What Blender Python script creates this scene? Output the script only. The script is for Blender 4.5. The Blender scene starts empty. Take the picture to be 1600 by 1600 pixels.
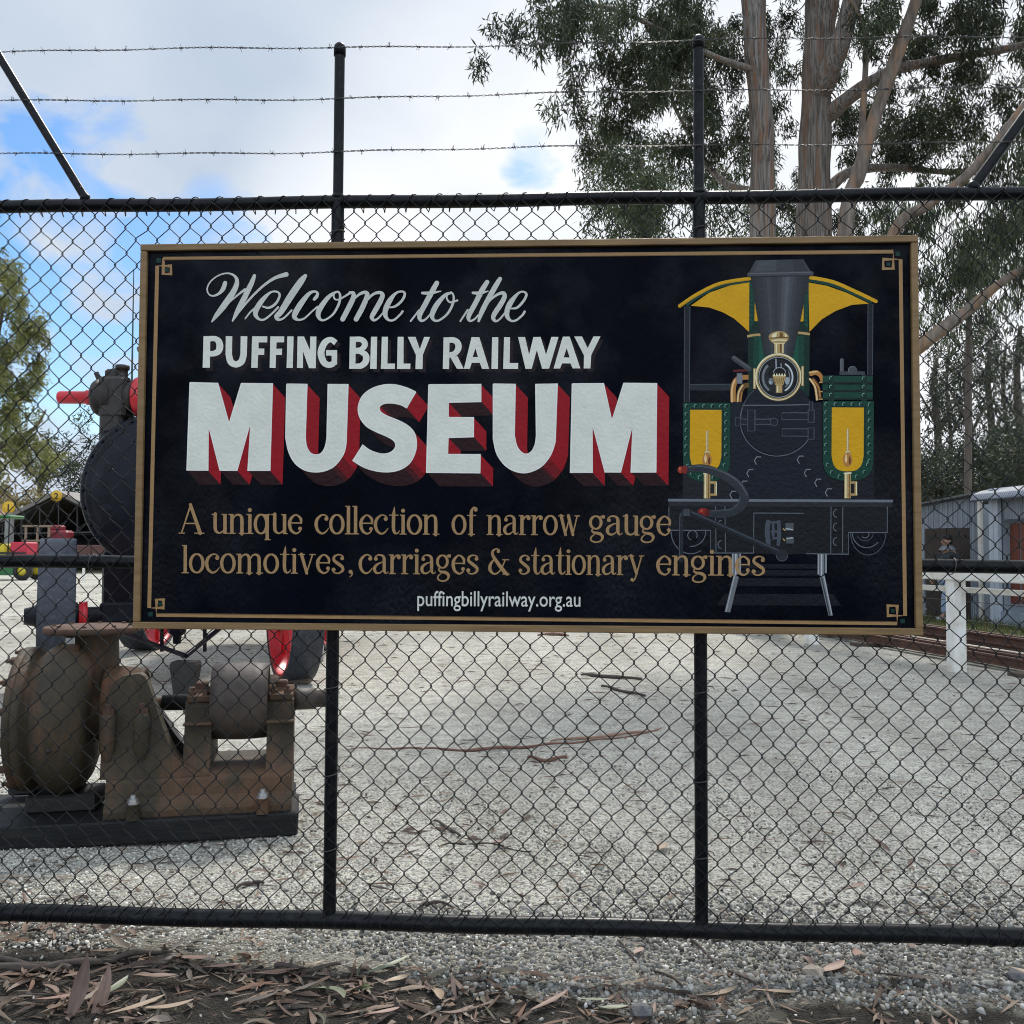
import bpy, math, random
import numpy as np
from mathutils import Vector, Matrix
from mathutils.geometry import tessellate_polygon

sc = bpy.context.scene
col = sc.collection
R = math.radians
# ------------------------------------------------------------------ camera
FPX, CAMH, PITCH, ROLL, YAW = 1480.0, 1.28, 0.0407, 0.0044, 0.0489
F_ = Vector((0, math.cos(PITCH), math.sin(PITCH)))
U0 = Vector((0, -math.sin(PITCH), math.cos(PITCH)))
R0 = Vector((1, 0, 0))
R_ = R0*math.cos(ROLL) + U0*math.sin(ROLL)
U_ = U0*math.cos(ROLL) - R0*math.sin(ROLL)
EYE = Vector((0, 0, CAMH))
cd = bpy.data.cameras.new('camera'); cam = bpy.data.objects.new('camera', cd); col.objects.link(cam)
cam.matrix_world = Matrix(((R_.x, U_.x, -F_.x, 0), (R_.y, U_.y, -F_.y, 0), (R_.z, U_.z, -F_.z, CAMH), (0, 0, 0, 1)))
cd.sensor_width = 36; cd.lens = 36*FPX/1600; cd.clip_start = 0.05; cd.clip_end = 3000
sc.camera = cam
# ------------------------------------------------------------------ light, sky, exposure
sc.view_settings.view_transform = 'Standard'; sc.view_settings.look = 'None'
sc.cycles.filter_width = 1.05
sc.view_settings.gamma = 1; sc.view_settings.exposure = 0.38
SUN_AZ, SUN_EL = R(10), R(50)        # azimuth from +Y towards +X
sd = bpy.data.lights.new('sun', 'SUN'); sd.energy = 3.0; sd.angle = R(10); sd.color = (1, .95, .88)
sun = bpy.data.objects.new('sun', sd); col.objects.link(sun)
sdir = Vector((math.sin(SUN_AZ)*math.cos(SUN_EL), math.cos(SUN_AZ)*math.cos(SUN_EL), math.sin(SUN_EL)))
sun.rotation_euler = sdir.to_track_quat('Z', 'Y').to_euler()

def ray(px, py):
    px, py = float(px), float(py)
    return F_ + (px-800)/FPX*R_ - (py-800)/FPX*U_
def P(px, py, d):                    # the point at world depth d that the photo shows at px, py
    v = ray(px, py); return EYE + v*(d/v.y)
def G(px, py, z=0.0):
    v = ray(px, py); return EYE + v*((z-CAMH)/v.z)

w = bpy.data.worlds.new('World'); sc.world = w; w.use_nodes = True
nt = w.node_tree; nt.nodes.clear()
def N(t, **k):
    n = nt.nodes.new(t)
    for a, b in k.items(): setattr(n, a, b)
    return n
def Lk(a, b): nt.links.new(a, b)
def M(op, a, b=None, c=None, clamp=False):
    n = N('ShaderNodeMath', operation=op, use_clamp=clamp)
    for i, v in enumerate((a, b, c)):
        if v is None: continue
        if isinstance(v, (int, float)): n.inputs[i].default_value = v
        else: Lk(v, n.inputs[i])
    return n.outputs[0]
sky = N('ShaderNodeTexSky', sky_type='NISHITA', sun_disc=False, sun_elevation=SUN_EL, sun_rotation=SUN_AZ, altitude=300)
bg_sky = N('ShaderNodeBackground'); bg_sky.inputs[1].default_value = 0.125
hs = N('ShaderNodeHueSaturation'); hs.inputs['Saturation'].default_value = 1.45; Lk(sky.outputs[0], hs.inputs['Color']); Lk(hs.outputs[0], bg_sky.inputs[0])
tc = N('ShaderNodeTexCoord')
sep = N('ShaderNodeSeparateXYZ'); Lk(tc.outputs['Generated'], sep.inputs[0])
zz = M('ADD', M('MAXIMUM', sep.outputs[2], 0.0), 0.5)
cx = M('DIVIDE', sep.outputs[0], zz); cy = M('DIVIDE', sep.outputs[1], zz)
cmb = N('ShaderNodeCombineXYZ'); Lk(cx, cmb.inputs[0]); Lk(cy, cmb.inputs[1])
n1 = N('ShaderNodeTexNoise'); n1.inputs['Scale'].default_value = 2.2; n1.inputs['Detail'].default_value = 7; n1.inputs['Roughness'].default_value = .52
Lk(cmb.outputs[0], n1.inputs['Vector'])
n2 = N('ShaderNodeTexNoise'); n2.inputs['Scale'].default_value = 4.6; n2.inputs['Detail'].default_value = 6; n2.inputs['Roughness'].default_value = .5
n2.inputs['Distortion'].default_value = .4
Lk(cmb.outputs[0], n2.inputs['Vector'])
n3 = N('ShaderNodeTexNoise'); n3.inputs['Scale'].default_value = 9; n3.inputs['Detail'].default_value = 6; n3.inputs['Distortion'].default_value = .6
Lk(cmb.outputs[0], n3.inputs['Vector'])
def blob(px, py, deg, soft):         # 1 inside a cone of the sky, fading out
    v = ray(px, py).normalized()
    dp = N('ShaderNodeVectorMath', operation='DOT_PRODUCT'); Lk(tc.outputs['Generated'], dp.inputs[0]); dp.inputs[1].default_value = v
    mr = N('ShaderNodeMapRange', interpolation_type='SMOOTHSTEP'); Lk(dp.outputs['Value'], mr.inputs[0])
    mr.inputs[1].default_value = math.cos(R(deg+soft)); mr.inputs[2].default_value = math.cos(R(deg))
    return mr.outputs[0]
holes = None                          # gaps in the cloud: soft regions whose edges the noise tears
for a in ((25, 335, .3, 4.0), (170, 420, 4.0, 7.5), (60, 500, 3.0, 7.0), (205, 560, 2.0, 6.0), (852, 226, .1, 2.9), (830, 264, .1, 2.5)):
    b = M('MULTIPLY', blob(*a), .64 if a[0] > 800 or a[0] < 30 else 1.0); holes = b if holes is None else M('MAXIMUM', holes, b)
hh_ = M('SUBTRACT', M('ADD', M('MULTIPLY', holes, 1.0), M('MULTIPLY', M('SUBTRACT', n3.outputs[0], .5), 2.6)), .52)
hh_ = M('MULTIPLY', M('MULTIPLY', hh_, 1.9, clamp=True), M('MULTIPLY', holes, 3.0, clamp=True), clamp=True)
cov = M('SUBTRACT', 1.0, M('MULTIPLY', hh_, .96), clamp=True)
bright = None
for a in ((900, 350, 5.0, 13.0), (620, 380, 2.0, 9.0), (1300, 300, 9.0, 16.0)):
    b = blob(*a); bright = b if bright is None else M('MAXIMUM', bright, b)
lum = M('ADD', M('MULTIPLY', M('SUBTRACT', n2.outputs[0], .5), .55), M('MULTIPLY', bright, .56))
lum = M('ADD', lum, M('MULTIPLY', M('SUBTRACT', n1.outputs[0], .5), .5))
lum = M('ADD', lum, .10, clamp=True)
mixc = N('ShaderNodeMix', data_type='RGBA'); Lk(lum, mixc.inputs[0])
mixc.inputs[6].default_value = (.43, .505, .61, 1); mixc.inputs[7].default_value = (.95, .95, .95, 1)
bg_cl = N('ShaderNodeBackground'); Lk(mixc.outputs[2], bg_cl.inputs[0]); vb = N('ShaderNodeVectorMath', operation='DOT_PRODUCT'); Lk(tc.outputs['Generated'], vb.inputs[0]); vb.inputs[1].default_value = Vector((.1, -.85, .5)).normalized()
Lk(M('ADD', M('MULTIPLY', M('MAXIMUM', vb.outputs['Value'], 0.0), .95), .98), bg_cl.inputs[1])  # clouds behind the camera brightened, added to light the sign's front
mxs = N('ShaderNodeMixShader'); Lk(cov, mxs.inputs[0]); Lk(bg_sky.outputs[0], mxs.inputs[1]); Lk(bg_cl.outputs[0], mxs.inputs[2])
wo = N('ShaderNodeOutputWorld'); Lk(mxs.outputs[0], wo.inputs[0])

# ------------------------------------------------------------------ materials
def s2l(c):
    c = c/255.0
    return c/12.92 if c <= .04045 else ((c+.055)/1.055)**2.4
def setup(name):
    m = bpy.data.materials.new(name); m.use_nodes = True
    t = m.node_tree; b = t.nodes['Principled BSDF']
    return m, t, b
def pm(name, c1, c2=None, scale=8.0, rough=.6, metal=0.0, bump=0.0, bscale=None, stretch=(1, 1, 1), spec=.5, detail=6, lo=.35, hi=.65, c3=None, s3=3.0, dist=0.0):
    m, t, b = setup(name)
    b.inputs['Roughness'].default_value = rough; b.inputs['Metallic'].default_value = metal
    b.inputs['Specular IOR Level'].default_value = spec
    tcn = t.nodes.new('ShaderNodeTexCoord'); mp = t.nodes.new('ShaderNodeMapping'); mp.inputs['Scale'].default_value = stretch
    t.links.new(tcn.outputs['Object'], mp.inputs[0])
    if c2 is None: c2 = tuple(x*.8 for x in c1)
    nz = t.nodes.new('ShaderNodeTexNoise'); nz.inputs['Scale'].default_value = scale; nz.inputs['Detail'].default_value = detail
    nz.inputs['Roughness'].default_value = .6; nz.inputs['Distortion'].default_value = dist
    t.links.new(mp.outputs[0], nz.inputs['Vector'])
    rp = t.nodes.new('ShaderNodeValToRGB'); rp.color_ramp.elements[0].position = lo; rp.color_ramp.elements[1].position = hi
    rp.color_ramp.elements[0].color = (*c1, 1); rp.color_ramp.elements[1].color = (*c2, 1)
    t.links.new(nz.outputs[0], rp.inputs[0])
    out = rp.outputs[0]
    if c3 is not None:
        n3 = t.nodes.new('ShaderNodeTexNoise'); n3.inputs['Scale'].default_value = s3; n3.inputs['Detail'].default_value = 8
        n3.inputs['Roughness'].default_value = .65
        t.links.new(mp.outputs[0], n3.inputs['Vector'])
        r3 = t.nodes.new('ShaderNodeValToRGB'); r3.color_ramp.elements[0].position = .5; r3.color_ramp.elements[1].position = .66
        t.links.new(n3.outputs[0], r3.inputs[0])
        mx = t.nodes.new('ShaderNodeMix'); mx.data_type = 'RGBA'
        t.links.new(r3.outputs[0], mx.inputs[0]); t.links.new(out, mx.inputs[6]); mx.inputs[7].default_value = (*c3, 1)
        out = mx.outputs[2]
    t.links.new(out, b.inputs['Base Color'])
    if bump:
        bz = t.nodes.new('ShaderNodeTexNoise'); bz.inputs['Scale'].default_value = bscale or scale*4; bz.inputs['Detail'].default_value = 5
        t.links.new(mp.outputs[0], bz.inputs['Vector'])
        bp = t.nodes.new('ShaderNodeBump'); bp.inputs['Strength'].default_value = bump; bp.inputs['Distance'].default_value = .02
        t.links.new(bz.outputs[0], bp.inputs['Height']); t.links.new(bp.outputs[0], b.inputs['Normal'])
    return m
def leafmat(name, cols, trans=.3, rough=.5, clump=0):
    m, t, b = setup(name)
    g = t.nodes.new('ShaderNodeNewGeometry'); rp = t.nodes.new('ShaderNodeValToRGB')
    els = rp.color_ramp.elements
    while len(els) < len(cols): els.new(.5)
    for i, c in enumerate(cols): els[i].position = i/(len(cols)-1); els[i].color = (*c, 1)
    t.links.new(g.outputs['Random Per Island'], rp.inputs[0]); src = rp.outputs[0]
    if clump:                          # leaf colour varies from one cluster to the next
        tcn = t.nodes.new('ShaderNodeTexCoord'); nz = t.nodes.new('ShaderNodeTexNoise'); nz.inputs['Scale'].default_value = clump; nz.inputs['Detail'].default_value = 2
        t.links.new(tcn.outputs['Object'], nz.inputs['Vector']); r2 = t.nodes.new('ShaderNodeValToRGB'); r2.color_ramp.elements[0].position = .36; r2.color_ramp.elements[1].position = .64
        r2.color_ramp.elements[0].color = (.55, .58, .55, 1); r2.color_ramp.elements[1].color = (1.5, 1.5, 1.35, 1); t.links.new(nz.outputs[0], r2.inputs[0])
        mx0 = t.nodes.new('ShaderNodeMix'); mx0.data_type = 'RGBA'; mx0.blend_type = 'MULTIPLY'; mx0.inputs[0].default_value = 1; t.links.new(src, mx0.inputs[6]); t.links.new(r2.outputs[0], mx0.inputs[7]); src = mx0.outputs[2]
    t.links.new(src, b.inputs['Base Color'])
    b.inputs['Roughness'].default_value = rough; b.inputs['Specular IOR Level'].default_value = .3
    if trans:
        tr = t.nodes.new('ShaderNodeBsdfTranslucent'); t.links.new(src, tr.inputs[0])
        mx = t.nodes.new('ShaderNodeMixShader'); mx.inputs[0].default_value = trans
        t.links.new(b.outputs[0], mx.inputs[1]); t.links.new(tr.outputs[0], mx.inputs[2])
        t.links.new(mx.outputs[0], t.nodes['Material Output'].inputs[0])
    return m
_pc = {}
def paint(r, g, b, k=1.2):           # sign paint of the colour the photo shows
    key = (r, g, b, k)
    if key not in _pc:
        c = tuple(min(.88, s2l(v)*k) for v in (r, g, b))
        _pc[key] = pm('sign_paint', c, tuple(v*.9 for v in c), scale=14, rough=.42, spec=.2, bump=.12, bscale=90)
    return _pc[key]

# ------------------------------------------------------------------ mesh builder
XF = {}
class MB:
    def __init__(s): s.v = []; s.f = []; s.m = []; s.sm = []; s.mats = []
    def mi(s, mat):
        if mat is None: return 0
        if mat not in s.mats: s.mats.append(mat)
        return s.mats.index(mat)
    def add(s, vs, fs, mat=None, smooth=False):
        o = len(s.v); s.v += [tuple(v) for v in vs]; k = s.mi(mat)
        for f in fs:
            s.f.append(tuple(o+i for i in f)); s.m.append(k); s.sm.append(smooth)
    def box(s, c, size, mat=None, rz=0.0, bev=0.0, M4=None):
        x, y, z = (q/2 for q in size); c = Vector(c); ca, sa = math.cos(rz), math.sin(rz)
        def T(a, b, d):
            v = Vector((a*ca-b*sa, a*sa+b*ca, d))+c
            return M4 @ v if M4 else v
        if bev <= 0:
            vs = [T(a*x, b*y, d*z) for d in (-1, 1) for b in (-1, 1) for a in (-1, 1)]
            s.add(vs, [(0, 2, 3, 1), (4, 5, 7, 6), (0, 1, 5, 4), (2, 6, 7, 3), (0, 4, 6, 2), (1, 3, 7, 5)], mat)
        else:
            e = min(bev, x*.9, y*.9, z*.9); vs = []; ring = []
            for d, i in ((-z, e), (-z+e, 0), (z-e, 0), (z, e)):
                q = [(-x+i+e*(i == 0), -y+i), (x-i-e*(i == 0), -y+i), (x-i, -y+i+e*(i == 0)), (x-i, y-i-e*(i == 0)), (x-i-e*(i == 0), y-i), (-x+i+e*(i == 0), y-i), (-x+i, y-i-e*(i == 0)), (-x+i, -y+i+e*(i == 0))]
                if i: q = [(-x+i, -y+i), (x-i, -y+i), (x-i, -y+i), (x-i, y-i), (x-i, y-i), (-x+i, y-i), (-x+i, y-i), (-x+i, -y+i)]
                if i:
                    h = e*.5; q = [(-x+i+h, -y+i), (x-i-h, -y+i), (x-i, -y+i+h), (x-i, y-i-h), (x-i-h, y-i), (-x+i+h, y-i), (-x+i, y-i-h), (-x+i, -y+i+h)]
                ring.append(len(vs)); vs += [T(a, b, d) for a, b in q]
            fs = [tuple(range(7, -1, -1)), tuple(ring[3]+i for i in range(8))]
            for r in range(3):
                for i in range(8):
                    j = (i+1) % 8; fs.append((ring[r]+i, ring[r]+j, ring[r+1]+j, ring[r+1]+i))
            s.add(vs, fs, mat)
    def tube(s, pts, rad, n=8, mat=None, cap=True, smooth=True, closed=False):
        pts = [Vector(p) for p in pts]; k = len(pts)
        rs = rad if isinstance(rad, (list, tuple)) else [rad]*k
        vs = []; up = None
        for i, p in enumerate(pts):
            if closed: t = pts[(i+1) % k]-pts[i-1]
            else: t = pts[min(i+1, k-1)]-pts[max(i-1, 0)]
            if t.length < 1e-9: t = Vector((0, 0, 1))
            t.normalize()
            if up is None:
                up = Vector((0, 0, 1)) if abs(t.z) < .9 else Vector((1, 0, 0))
            a = up - t*up.dot(t)
            if a.length < 1e-6: a = t.orthogonal()
            a.normalize(); up = a; b = t.cross(a)
            for j in range(n):
                q = 2*math.pi*j/n; vs.append(p+(a*math.cos(q)+b*math.sin(q))*rs[i])
        fs = []
        for i in range(k if closed else k-1):
            i2 = (i+1) % k
            for j in range(n):
                j2 = (j+1) % n; fs.append((i*n+j, i*n+j2, i2*n+j2, i2*n+j))
        s.add(vs, fs, mat, smooth)
        if cap and not closed:
            s.add(vs[:n], [tuple(range(n-1, -1, -1))], mat); s.add(vs[-n:], [tuple(range(n))], mat)
    def lathe(s, o, ax, prof, n=32, mat=None, smooth=True, arc=None):
        """prof: (distance along ax, radius)"""
        o = Vector(o); ax = Vector(ax).normalized(); a = Vector((0, 0, 1)) if abs(ax.z) < .9 else Vector((1, 0, 0))
        a = (a-ax*a.dot(ax)).normalized(); b = ax.cross(a)
        vs = []
        for d, r in prof:
            for j in range(n):
                q = 2*math.pi*j/n; vs.append(o+ax*d+(a*math.cos(q)+b*math.sin(q))*max(r, 1e-4))
        fs = []
        for i in range(len(prof)-1):
            for j in range(n):
                j2 = (j+1) % n; fs.append((i*n+j, i*n+j2, (i+1)*n+j2, (i+1)*n+j))
        s.add(vs, fs, mat, smooth)
    def cyl(s, a, b, r, n=16, mat=None, r2=None):
        s.tube([a, b], [r, r if r2 is None else r2], n, mat)
    def prism(s, poly, ext, mat=None):
        """poly: list of 3D points (planar, simple), ext: vector"""
        poly = [Vector(p) for p in poly]; ext = Vector(ext); n = len(poly)
        tri = tessellate_polygon([poly])
        vs = poly+[p+ext for p in poly]
        fs = [tuple(t) for t in tri]+[tuple(n+i for i in reversed(t)) for t in tri]
        fs += [(i, (i+1) % n, n+(i+1) % n, n+i) for i in range(n)]
        s.add(vs, fs, mat)
    def sphere(s, c, r, n=12, mat=None, sc3=(1, 1, 1)):
        c = Vector(c); vs = []; fs = []; m = n//2
        for i in range(m+1):
            th = math.pi*i/m
            for j in range(n):
                q = 2*math.pi*j/n
                vs.append(c+Vector((r*sc3[0]*math.sin(th)*math.cos(q), r*sc3[1]*math.sin(th)*math.sin(q), r*sc3[2]*math.cos(th))))
        for i in range(m):
            for j in range(n):
                j2 = (j+1) % n; fs.append((i*n+j, (i+1)*n+j, (i+1)*n+j2, i*n+j2))
        s.add(vs, fs, mat, True)
    def build(s, name, mat=None, parent=None, fix=True):
        me = bpy.data.meshes.new(name)
        v = np.array(s.v, dtype=np.float64).reshape(-1, 3)
        X = XF.get(parent.name) if parent is not None else None
        if X is not None:
            I = np.array(X.inverted()); v = v @ I[:3, :3].T + I[:3, 3]
        me.from_pydata(v.tolist(), [], s.f)
        mats = s.mats if s.mats else [mat]
        for m in mats: me.materials.append(m)
        me.polygons.foreach_set('material_index', np.array(s.m, dtype=np.int32))
        me.polygons.foreach_set('use_smooth', np.array(s.sm, dtype=bool))
        me.update()
        if fix:
            import bmesh
            bm = bmesh.new(); bm.from_mesh(me); bmesh.ops.recalc_face_normals(bm, faces=bm.faces); bm.to_mesh(me); bm.free()
        o = bpy.data.objects.new(name, me); col.objects.link(o)
        if parent is not None:
            o.parent = parent; XF[o.name] = X
        return o
def npmesh(name, V, Fq, mat, parent=None, smooth=False):
    """V (n,3), Fq (m,k) arrays"""
    if parent is not None:
        I = np.array(XF[parent.name].inverted()); V = V @ I[:3, :3].T + I[:3, 3]
    me = bpy.data.meshes.new(name); k = Fq.shape[1]
    me.vertices.add(len(V)); me.vertices.foreach_set('co', V.astype(np.float32).ravel())
    me.loops.add(Fq.size); me.loops.foreach_set('vertex_index', Fq.astype(np.int32).ravel())
    me.polygons.add(len(Fq)); me.polygons.foreach_set('loop_start', np.arange(0, Fq.size, k, dtype=np.int32))
    if smooth: me.polygons.foreach_set('use_smooth', np.ones(len(Fq), dtype=bool))
    me.materials.append(mat); me.update(calc_edges=True); me.validate()
    o = bpy.data.objects.new(name, me); col.objects.link(o)
    if parent is not None: o.parent = parent; XF[o.name] = XF[parent.name]
    return o
def tag(o, label, cat, group=None):
    o['label'] = label; o['category'] = cat
    if group: o['group'] = group
    return o
def thing(name, label, cat, loc=(0, 0, 0), rz=0.0, group=None):
    o = bpy.data.objects.new(name, None); col.objects.link(o); o.location = loc; o.rotation_euler = (0, 0, rz)
    o.empty_display_size = .1
    XF[o.name] = Matrix.Translation(Vector(loc)) @ Matrix.Rotation(rz, 4, 'Z')
    return tag(o, label, cat, group)
def dup(o, loc=None, rz=None, label=None, parent=None):
    c = o.copy(); col.objects.link(c)
    if parent is not None: c.parent = parent
    if loc is not None: c.location = loc
    if rz is not None: c.rotation_euler = rz if isinstance(rz, tuple) else (0, 0, rz)
    if label: c['label'] = label
    for ch in list(o.children): dup(ch, parent=c)
    return c
def kind(o, k): o['kind'] = k; return o

class Frame:
    """a local frame on the ground: s along, t away, z up"""
    def __init__(f, o, ang): f.o = Vector(o); f.a = Vector((math.cos(ang), math.sin(ang), 0)); f.b = Vector((-math.sin(ang), math.cos(ang), 0)); f.ang = ang
    def p(f, s, t, z): return f.o+f.a*s+f.b*t+Vector((0, 0, z))
    def hit(f, px, py, t=0.0):
        v = ray(px, py); o = f.o+f.b*t; k = (o-EYE).dot(f.b)/v.dot(f.b); q = EYE+v*k-o
        return q.dot(f.a), q.z
FEN = Frame((0, 2.97, 0), -YAW)
rnd = random.Random(7); npr = np.random.default_rng(7)
# ------------------------------------------------------------------ ground
def ground_mat():
    m, t, b = setup('gravel_ground'); L = t.links.new
    def n(ty, **k):
        q = t.nodes.new(ty)
        for a, v in k.items(): setattr(q, a, v)
        return q
    c = n('ShaderNodeTexCoord')
    def vor(s):
        v = n('ShaderNodeTexVoronoi'); v.inputs['Scale'].default_value = s; L(c.outputs['Object'], v.inputs['Vector']); return v
    def noi(s, d=6):
        v = n('ShaderNodeTexNoise'); v.inputs['Scale'].default_value = s; v.inputs['Detail'].default_value = d; L(c.outputs['Object'], v.inputs['Vector']); return v
    def ramp(src, *els):
        r = n('ShaderNodeValToRGB'); e = r.color_ramp.elements
        while len(e) < len(els): e.new(.5)
        for i, (p, q) in enumerate(els): e[i].position = p; e[i].color = (*q, 1) if len(q) == 3 else q
        L(src, r.inputs[0]); return r.outputs[0]
    def mix(f, a, bb, op='MIX'):
        q = n('ShaderNodeMix', data_type='RGBA', blend_type=op)
        if isinstance(f, (int, float)): q.inputs[0].default_value = f
        else: L(f, q.inputs[0])
        for i, v in ((6, a), (7, bb)):
            if isinstance(v, tuple): q.inputs[i].default_value = (*v, 1)
            else: L(v, q.inputs[i])
        return q.outputs[2]
    v1 = vor(110); v2 = vor(210)
    s1 = n('ShaderNodeSeparateColor'); L(v1.outputs['Color'], s1.inputs[0])
    s2 = n('ShaderNodeSeparateColor'); L(v2.outputs['Color'], s2.inputs[0])
    st = ramp(s1.outputs[0], (0, (.045, .044, .040)), (.22, (.25, .245, .23)), (.46, (.64, .635, .60)), (1, (.80, .79, .75)))
    st2 = ramp(s2.outputs[0], (0, (.10, .098, .088)), (.40, (.60, .595, .56)), (1, (.80, .79, .75)))
    grav = mix(1.0, mix(.35, st, st2), (1.20, 1.175, 1.115), 'MULTIPLY')
    big = noi(.55, 8); grav = mix(.5, grav, ramp(big.outputs[0], (.3, (.62, .6, .57)), (.7, (1.08, 1.08, 1.05))), 'MULTIPLY')
    mid = noi(6, 7); grav = mix(.55, grav, ramp(mid.outputs[0], (.3, (.58, .56, .52)), (.6, (1.12, 1.12, 1.09))), 'MULTIPLY')
    mpt = n('ShaderNodeMapping'); mpt.inputs['Scale'].default_value = (1.1, .10, 1); mpt.inputs['Rotation'].default_value = (0, 0, .25); L(c.outputs['Object'], mpt.inputs[0]); trk = noi(1.0, 6); L(mpt.outputs[0], trk.inputs['Vector'])
    grav = mix(.8, grav, ramp(trk.outputs[0], (.36, (.80, .79, .77)), (.58, (1.03, 1.03, 1.02))), 'MULTIPLY')
    nd = noi(18, 8); dirt = ramp(nd.outputs[0], (.3, (.018, .015, .012)), (.55, (.045, .038, .03)), (.75, (.10, .088, .075)))
    # bare earth in front of the fence, and beyond the yard
    sp = n('ShaderNodeSeparateXYZ'); L(c.outputs['Object'], sp.inputs[0])
    def mth(op, a, bb):
        q = n('ShaderNodeMath', operation=op)
        for i, v in enumerate((a, bb)):
            if isinstance(v, (int, float)): q.inputs[i].default_value = v
            else: L(v, q.inputs[i])
        return q.outputs[0]
    en = noi(3.2, 7)
    e = mth('ADD', mth('ADD', sp.outputs[1], mth('MULTIPLY', sp.outputs[0], .15)), mth('MULTIPLY', mth('SUBTRACT', en.outputs[0], .5), .75))
    near = n('ShaderNodeMapRange'); L(e, near.inputs[0]); near.inputs[1].default_value = 2.90; near.inputs[2].default_value = 2.78
    far = n('ShaderNodeMapRange'); fe = mth('ADD', sp.outputs[1], mth('MULTIPLY', mth('SUBTRACT', noi(.4, 6).outputs[0], .5), 8)); L(fe, far.inputs[0]); far.inputs[1].default_value = 46; far.inputs[2].default_value = 52
    fence_band = n('ShaderNodeMapRange'); L(e, fence_band.inputs[0]); fence_band.inputs[1].default_value = 3.55; fence_band.inputs[2].default_value = 2.95
    grav = mix(fence_band.outputs[0], grav, mix(1.0, grav, (.50, .49, .47), 'MULTIPLY'))  # gravel colour gets darker towards the fence
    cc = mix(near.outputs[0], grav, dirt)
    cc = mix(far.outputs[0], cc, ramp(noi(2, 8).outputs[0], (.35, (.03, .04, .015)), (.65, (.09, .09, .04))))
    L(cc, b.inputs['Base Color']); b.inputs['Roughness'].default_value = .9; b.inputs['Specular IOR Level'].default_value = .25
    h = mth('ADD', mth('MULTIPLY', v1.outputs['Distance'], -1.0), mth('MULTIPLY', v2.outputs['Distance'], -.5))
    h = mth('ADD', h, mth('MULTIPLY', nd.outputs[0], .6))
    bp = n('ShaderNodeBump'); bp.inputs['Strength'].default_value = 1.0; bp.inputs['Distance'].default_value = .016
    L(h, bp.inputs['Height']); L(bp.outputs[0], b.inputs['Normal'])
    return m
g = MB()
xs = [-900, -60, -20, -8]+[-8+.25*i for i in range(1, 65)]+[20, 60, 900]
ys = [-900, -40, -5, 1.5]+[1.5+.25*i for i in range(1, 50)]+[18, 26, 40, 70, 150, 900]
def gz(x, y):
    if not (-8 < x < 8 and 1.5 < y < 13.5): return 0.0
    return .012*math.sin(x*2.1+1)*math.sin(y*1.7)+.008*math.sin(x*5.3+y*3.1)
vs = [(x, y, gz(x, y)) for y in ys for x in xs]; k = len(xs)
fs = [(j*k+i, j*k+i+1, (j+1)*k+i+1, (j+1)*k+i) for j in range(len(ys)-1) for i in range(k-1)]
g.add(vs, fs, None, True)
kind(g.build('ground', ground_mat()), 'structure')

def island_mesh(name, base_v, base_f, pos, scl, mat, tilt=True, seed=1, jitter=.48):
    """many loose stones or flakes as one mesh"""
    rg = np.random.default_rng(seed); n = len(pos); bv = np.array(base_v); bf = np.array(base_f)
    V = np.repeat(bv[None], n, 0)*(1+rg.uniform(-jitter, jitter, (n, len(bv), 1)))
    V = V*scl[:, None, :]
    q = rg.normal(size=(n, 4)) if tilt else np.stack([rg.normal(size=n), np.zeros(n), np.zeros(n), rg.normal(size=n)], 1)
    q /= np.linalg.norm(q, axis=1)[:, None]; a, b, c, d = q.T
    Rm = np.stack([np.stack([1-2*(c*c+d*d), 2*(b*c-a*d), 2*(b*d+a*c)], 1), np.stack([2*(b*c+a*d), 1-2*(b*b+d*d), 2*(c*d-a*b)], 1), np.stack([2*(b*d-a*c), 2*(c*d+a*b), 1-2*(b*b+c*c)], 1)], 1)
    V = np.einsum('nij,nkj->nki', Rm, V)+pos[:, None, :]
    Fq = (bf[None]+(np.arange(n)*len(bv))[:, None, None]).reshape(-1, bf.shape[1])
    return npmesh(name, V.reshape(-1, 3), Fq, mat)
ph = (1+5**.5)/2
ICO_V = np.array([(-1, ph, 0), (1, ph, 0), (-1, -ph, 0), (1, -ph, 0), (0, -1, ph), (0, 1, ph), (0, -1, -ph), (0, 1, -ph), (ph, 0, -1), (ph, 0, 1), (-ph, 0, -1), (-ph, 0, 1)])/1.9
ICO_F = [(0, 11, 5), (0, 5, 1), (0, 1, 7), (0, 7, 10), (0, 10, 11), (1, 5, 9), (5, 11, 4), (11, 10, 2), (10, 7, 6), (7, 1, 8), (3, 9, 4), (3, 4, 2), (3, 2, 6), (3, 6, 8), (3, 8, 9), (4, 9, 5), (2, 4, 11), (6, 2, 10), (8, 6, 7), (9, 8, 1)]
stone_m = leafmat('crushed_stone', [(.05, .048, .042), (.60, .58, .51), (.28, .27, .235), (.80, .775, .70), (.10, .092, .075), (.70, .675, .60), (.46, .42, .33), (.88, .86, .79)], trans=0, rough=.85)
dirty_m = leafmat('dirty_stone', [(.045, .044, .040), (.235, .23, .21), (.11, .108, .098), (.36, .352, .325), (.065, .06, .05), (.28, .272, .25), (.19, .165, .125), (.50, .485, .45)], trans=0, rough=.85)
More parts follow.
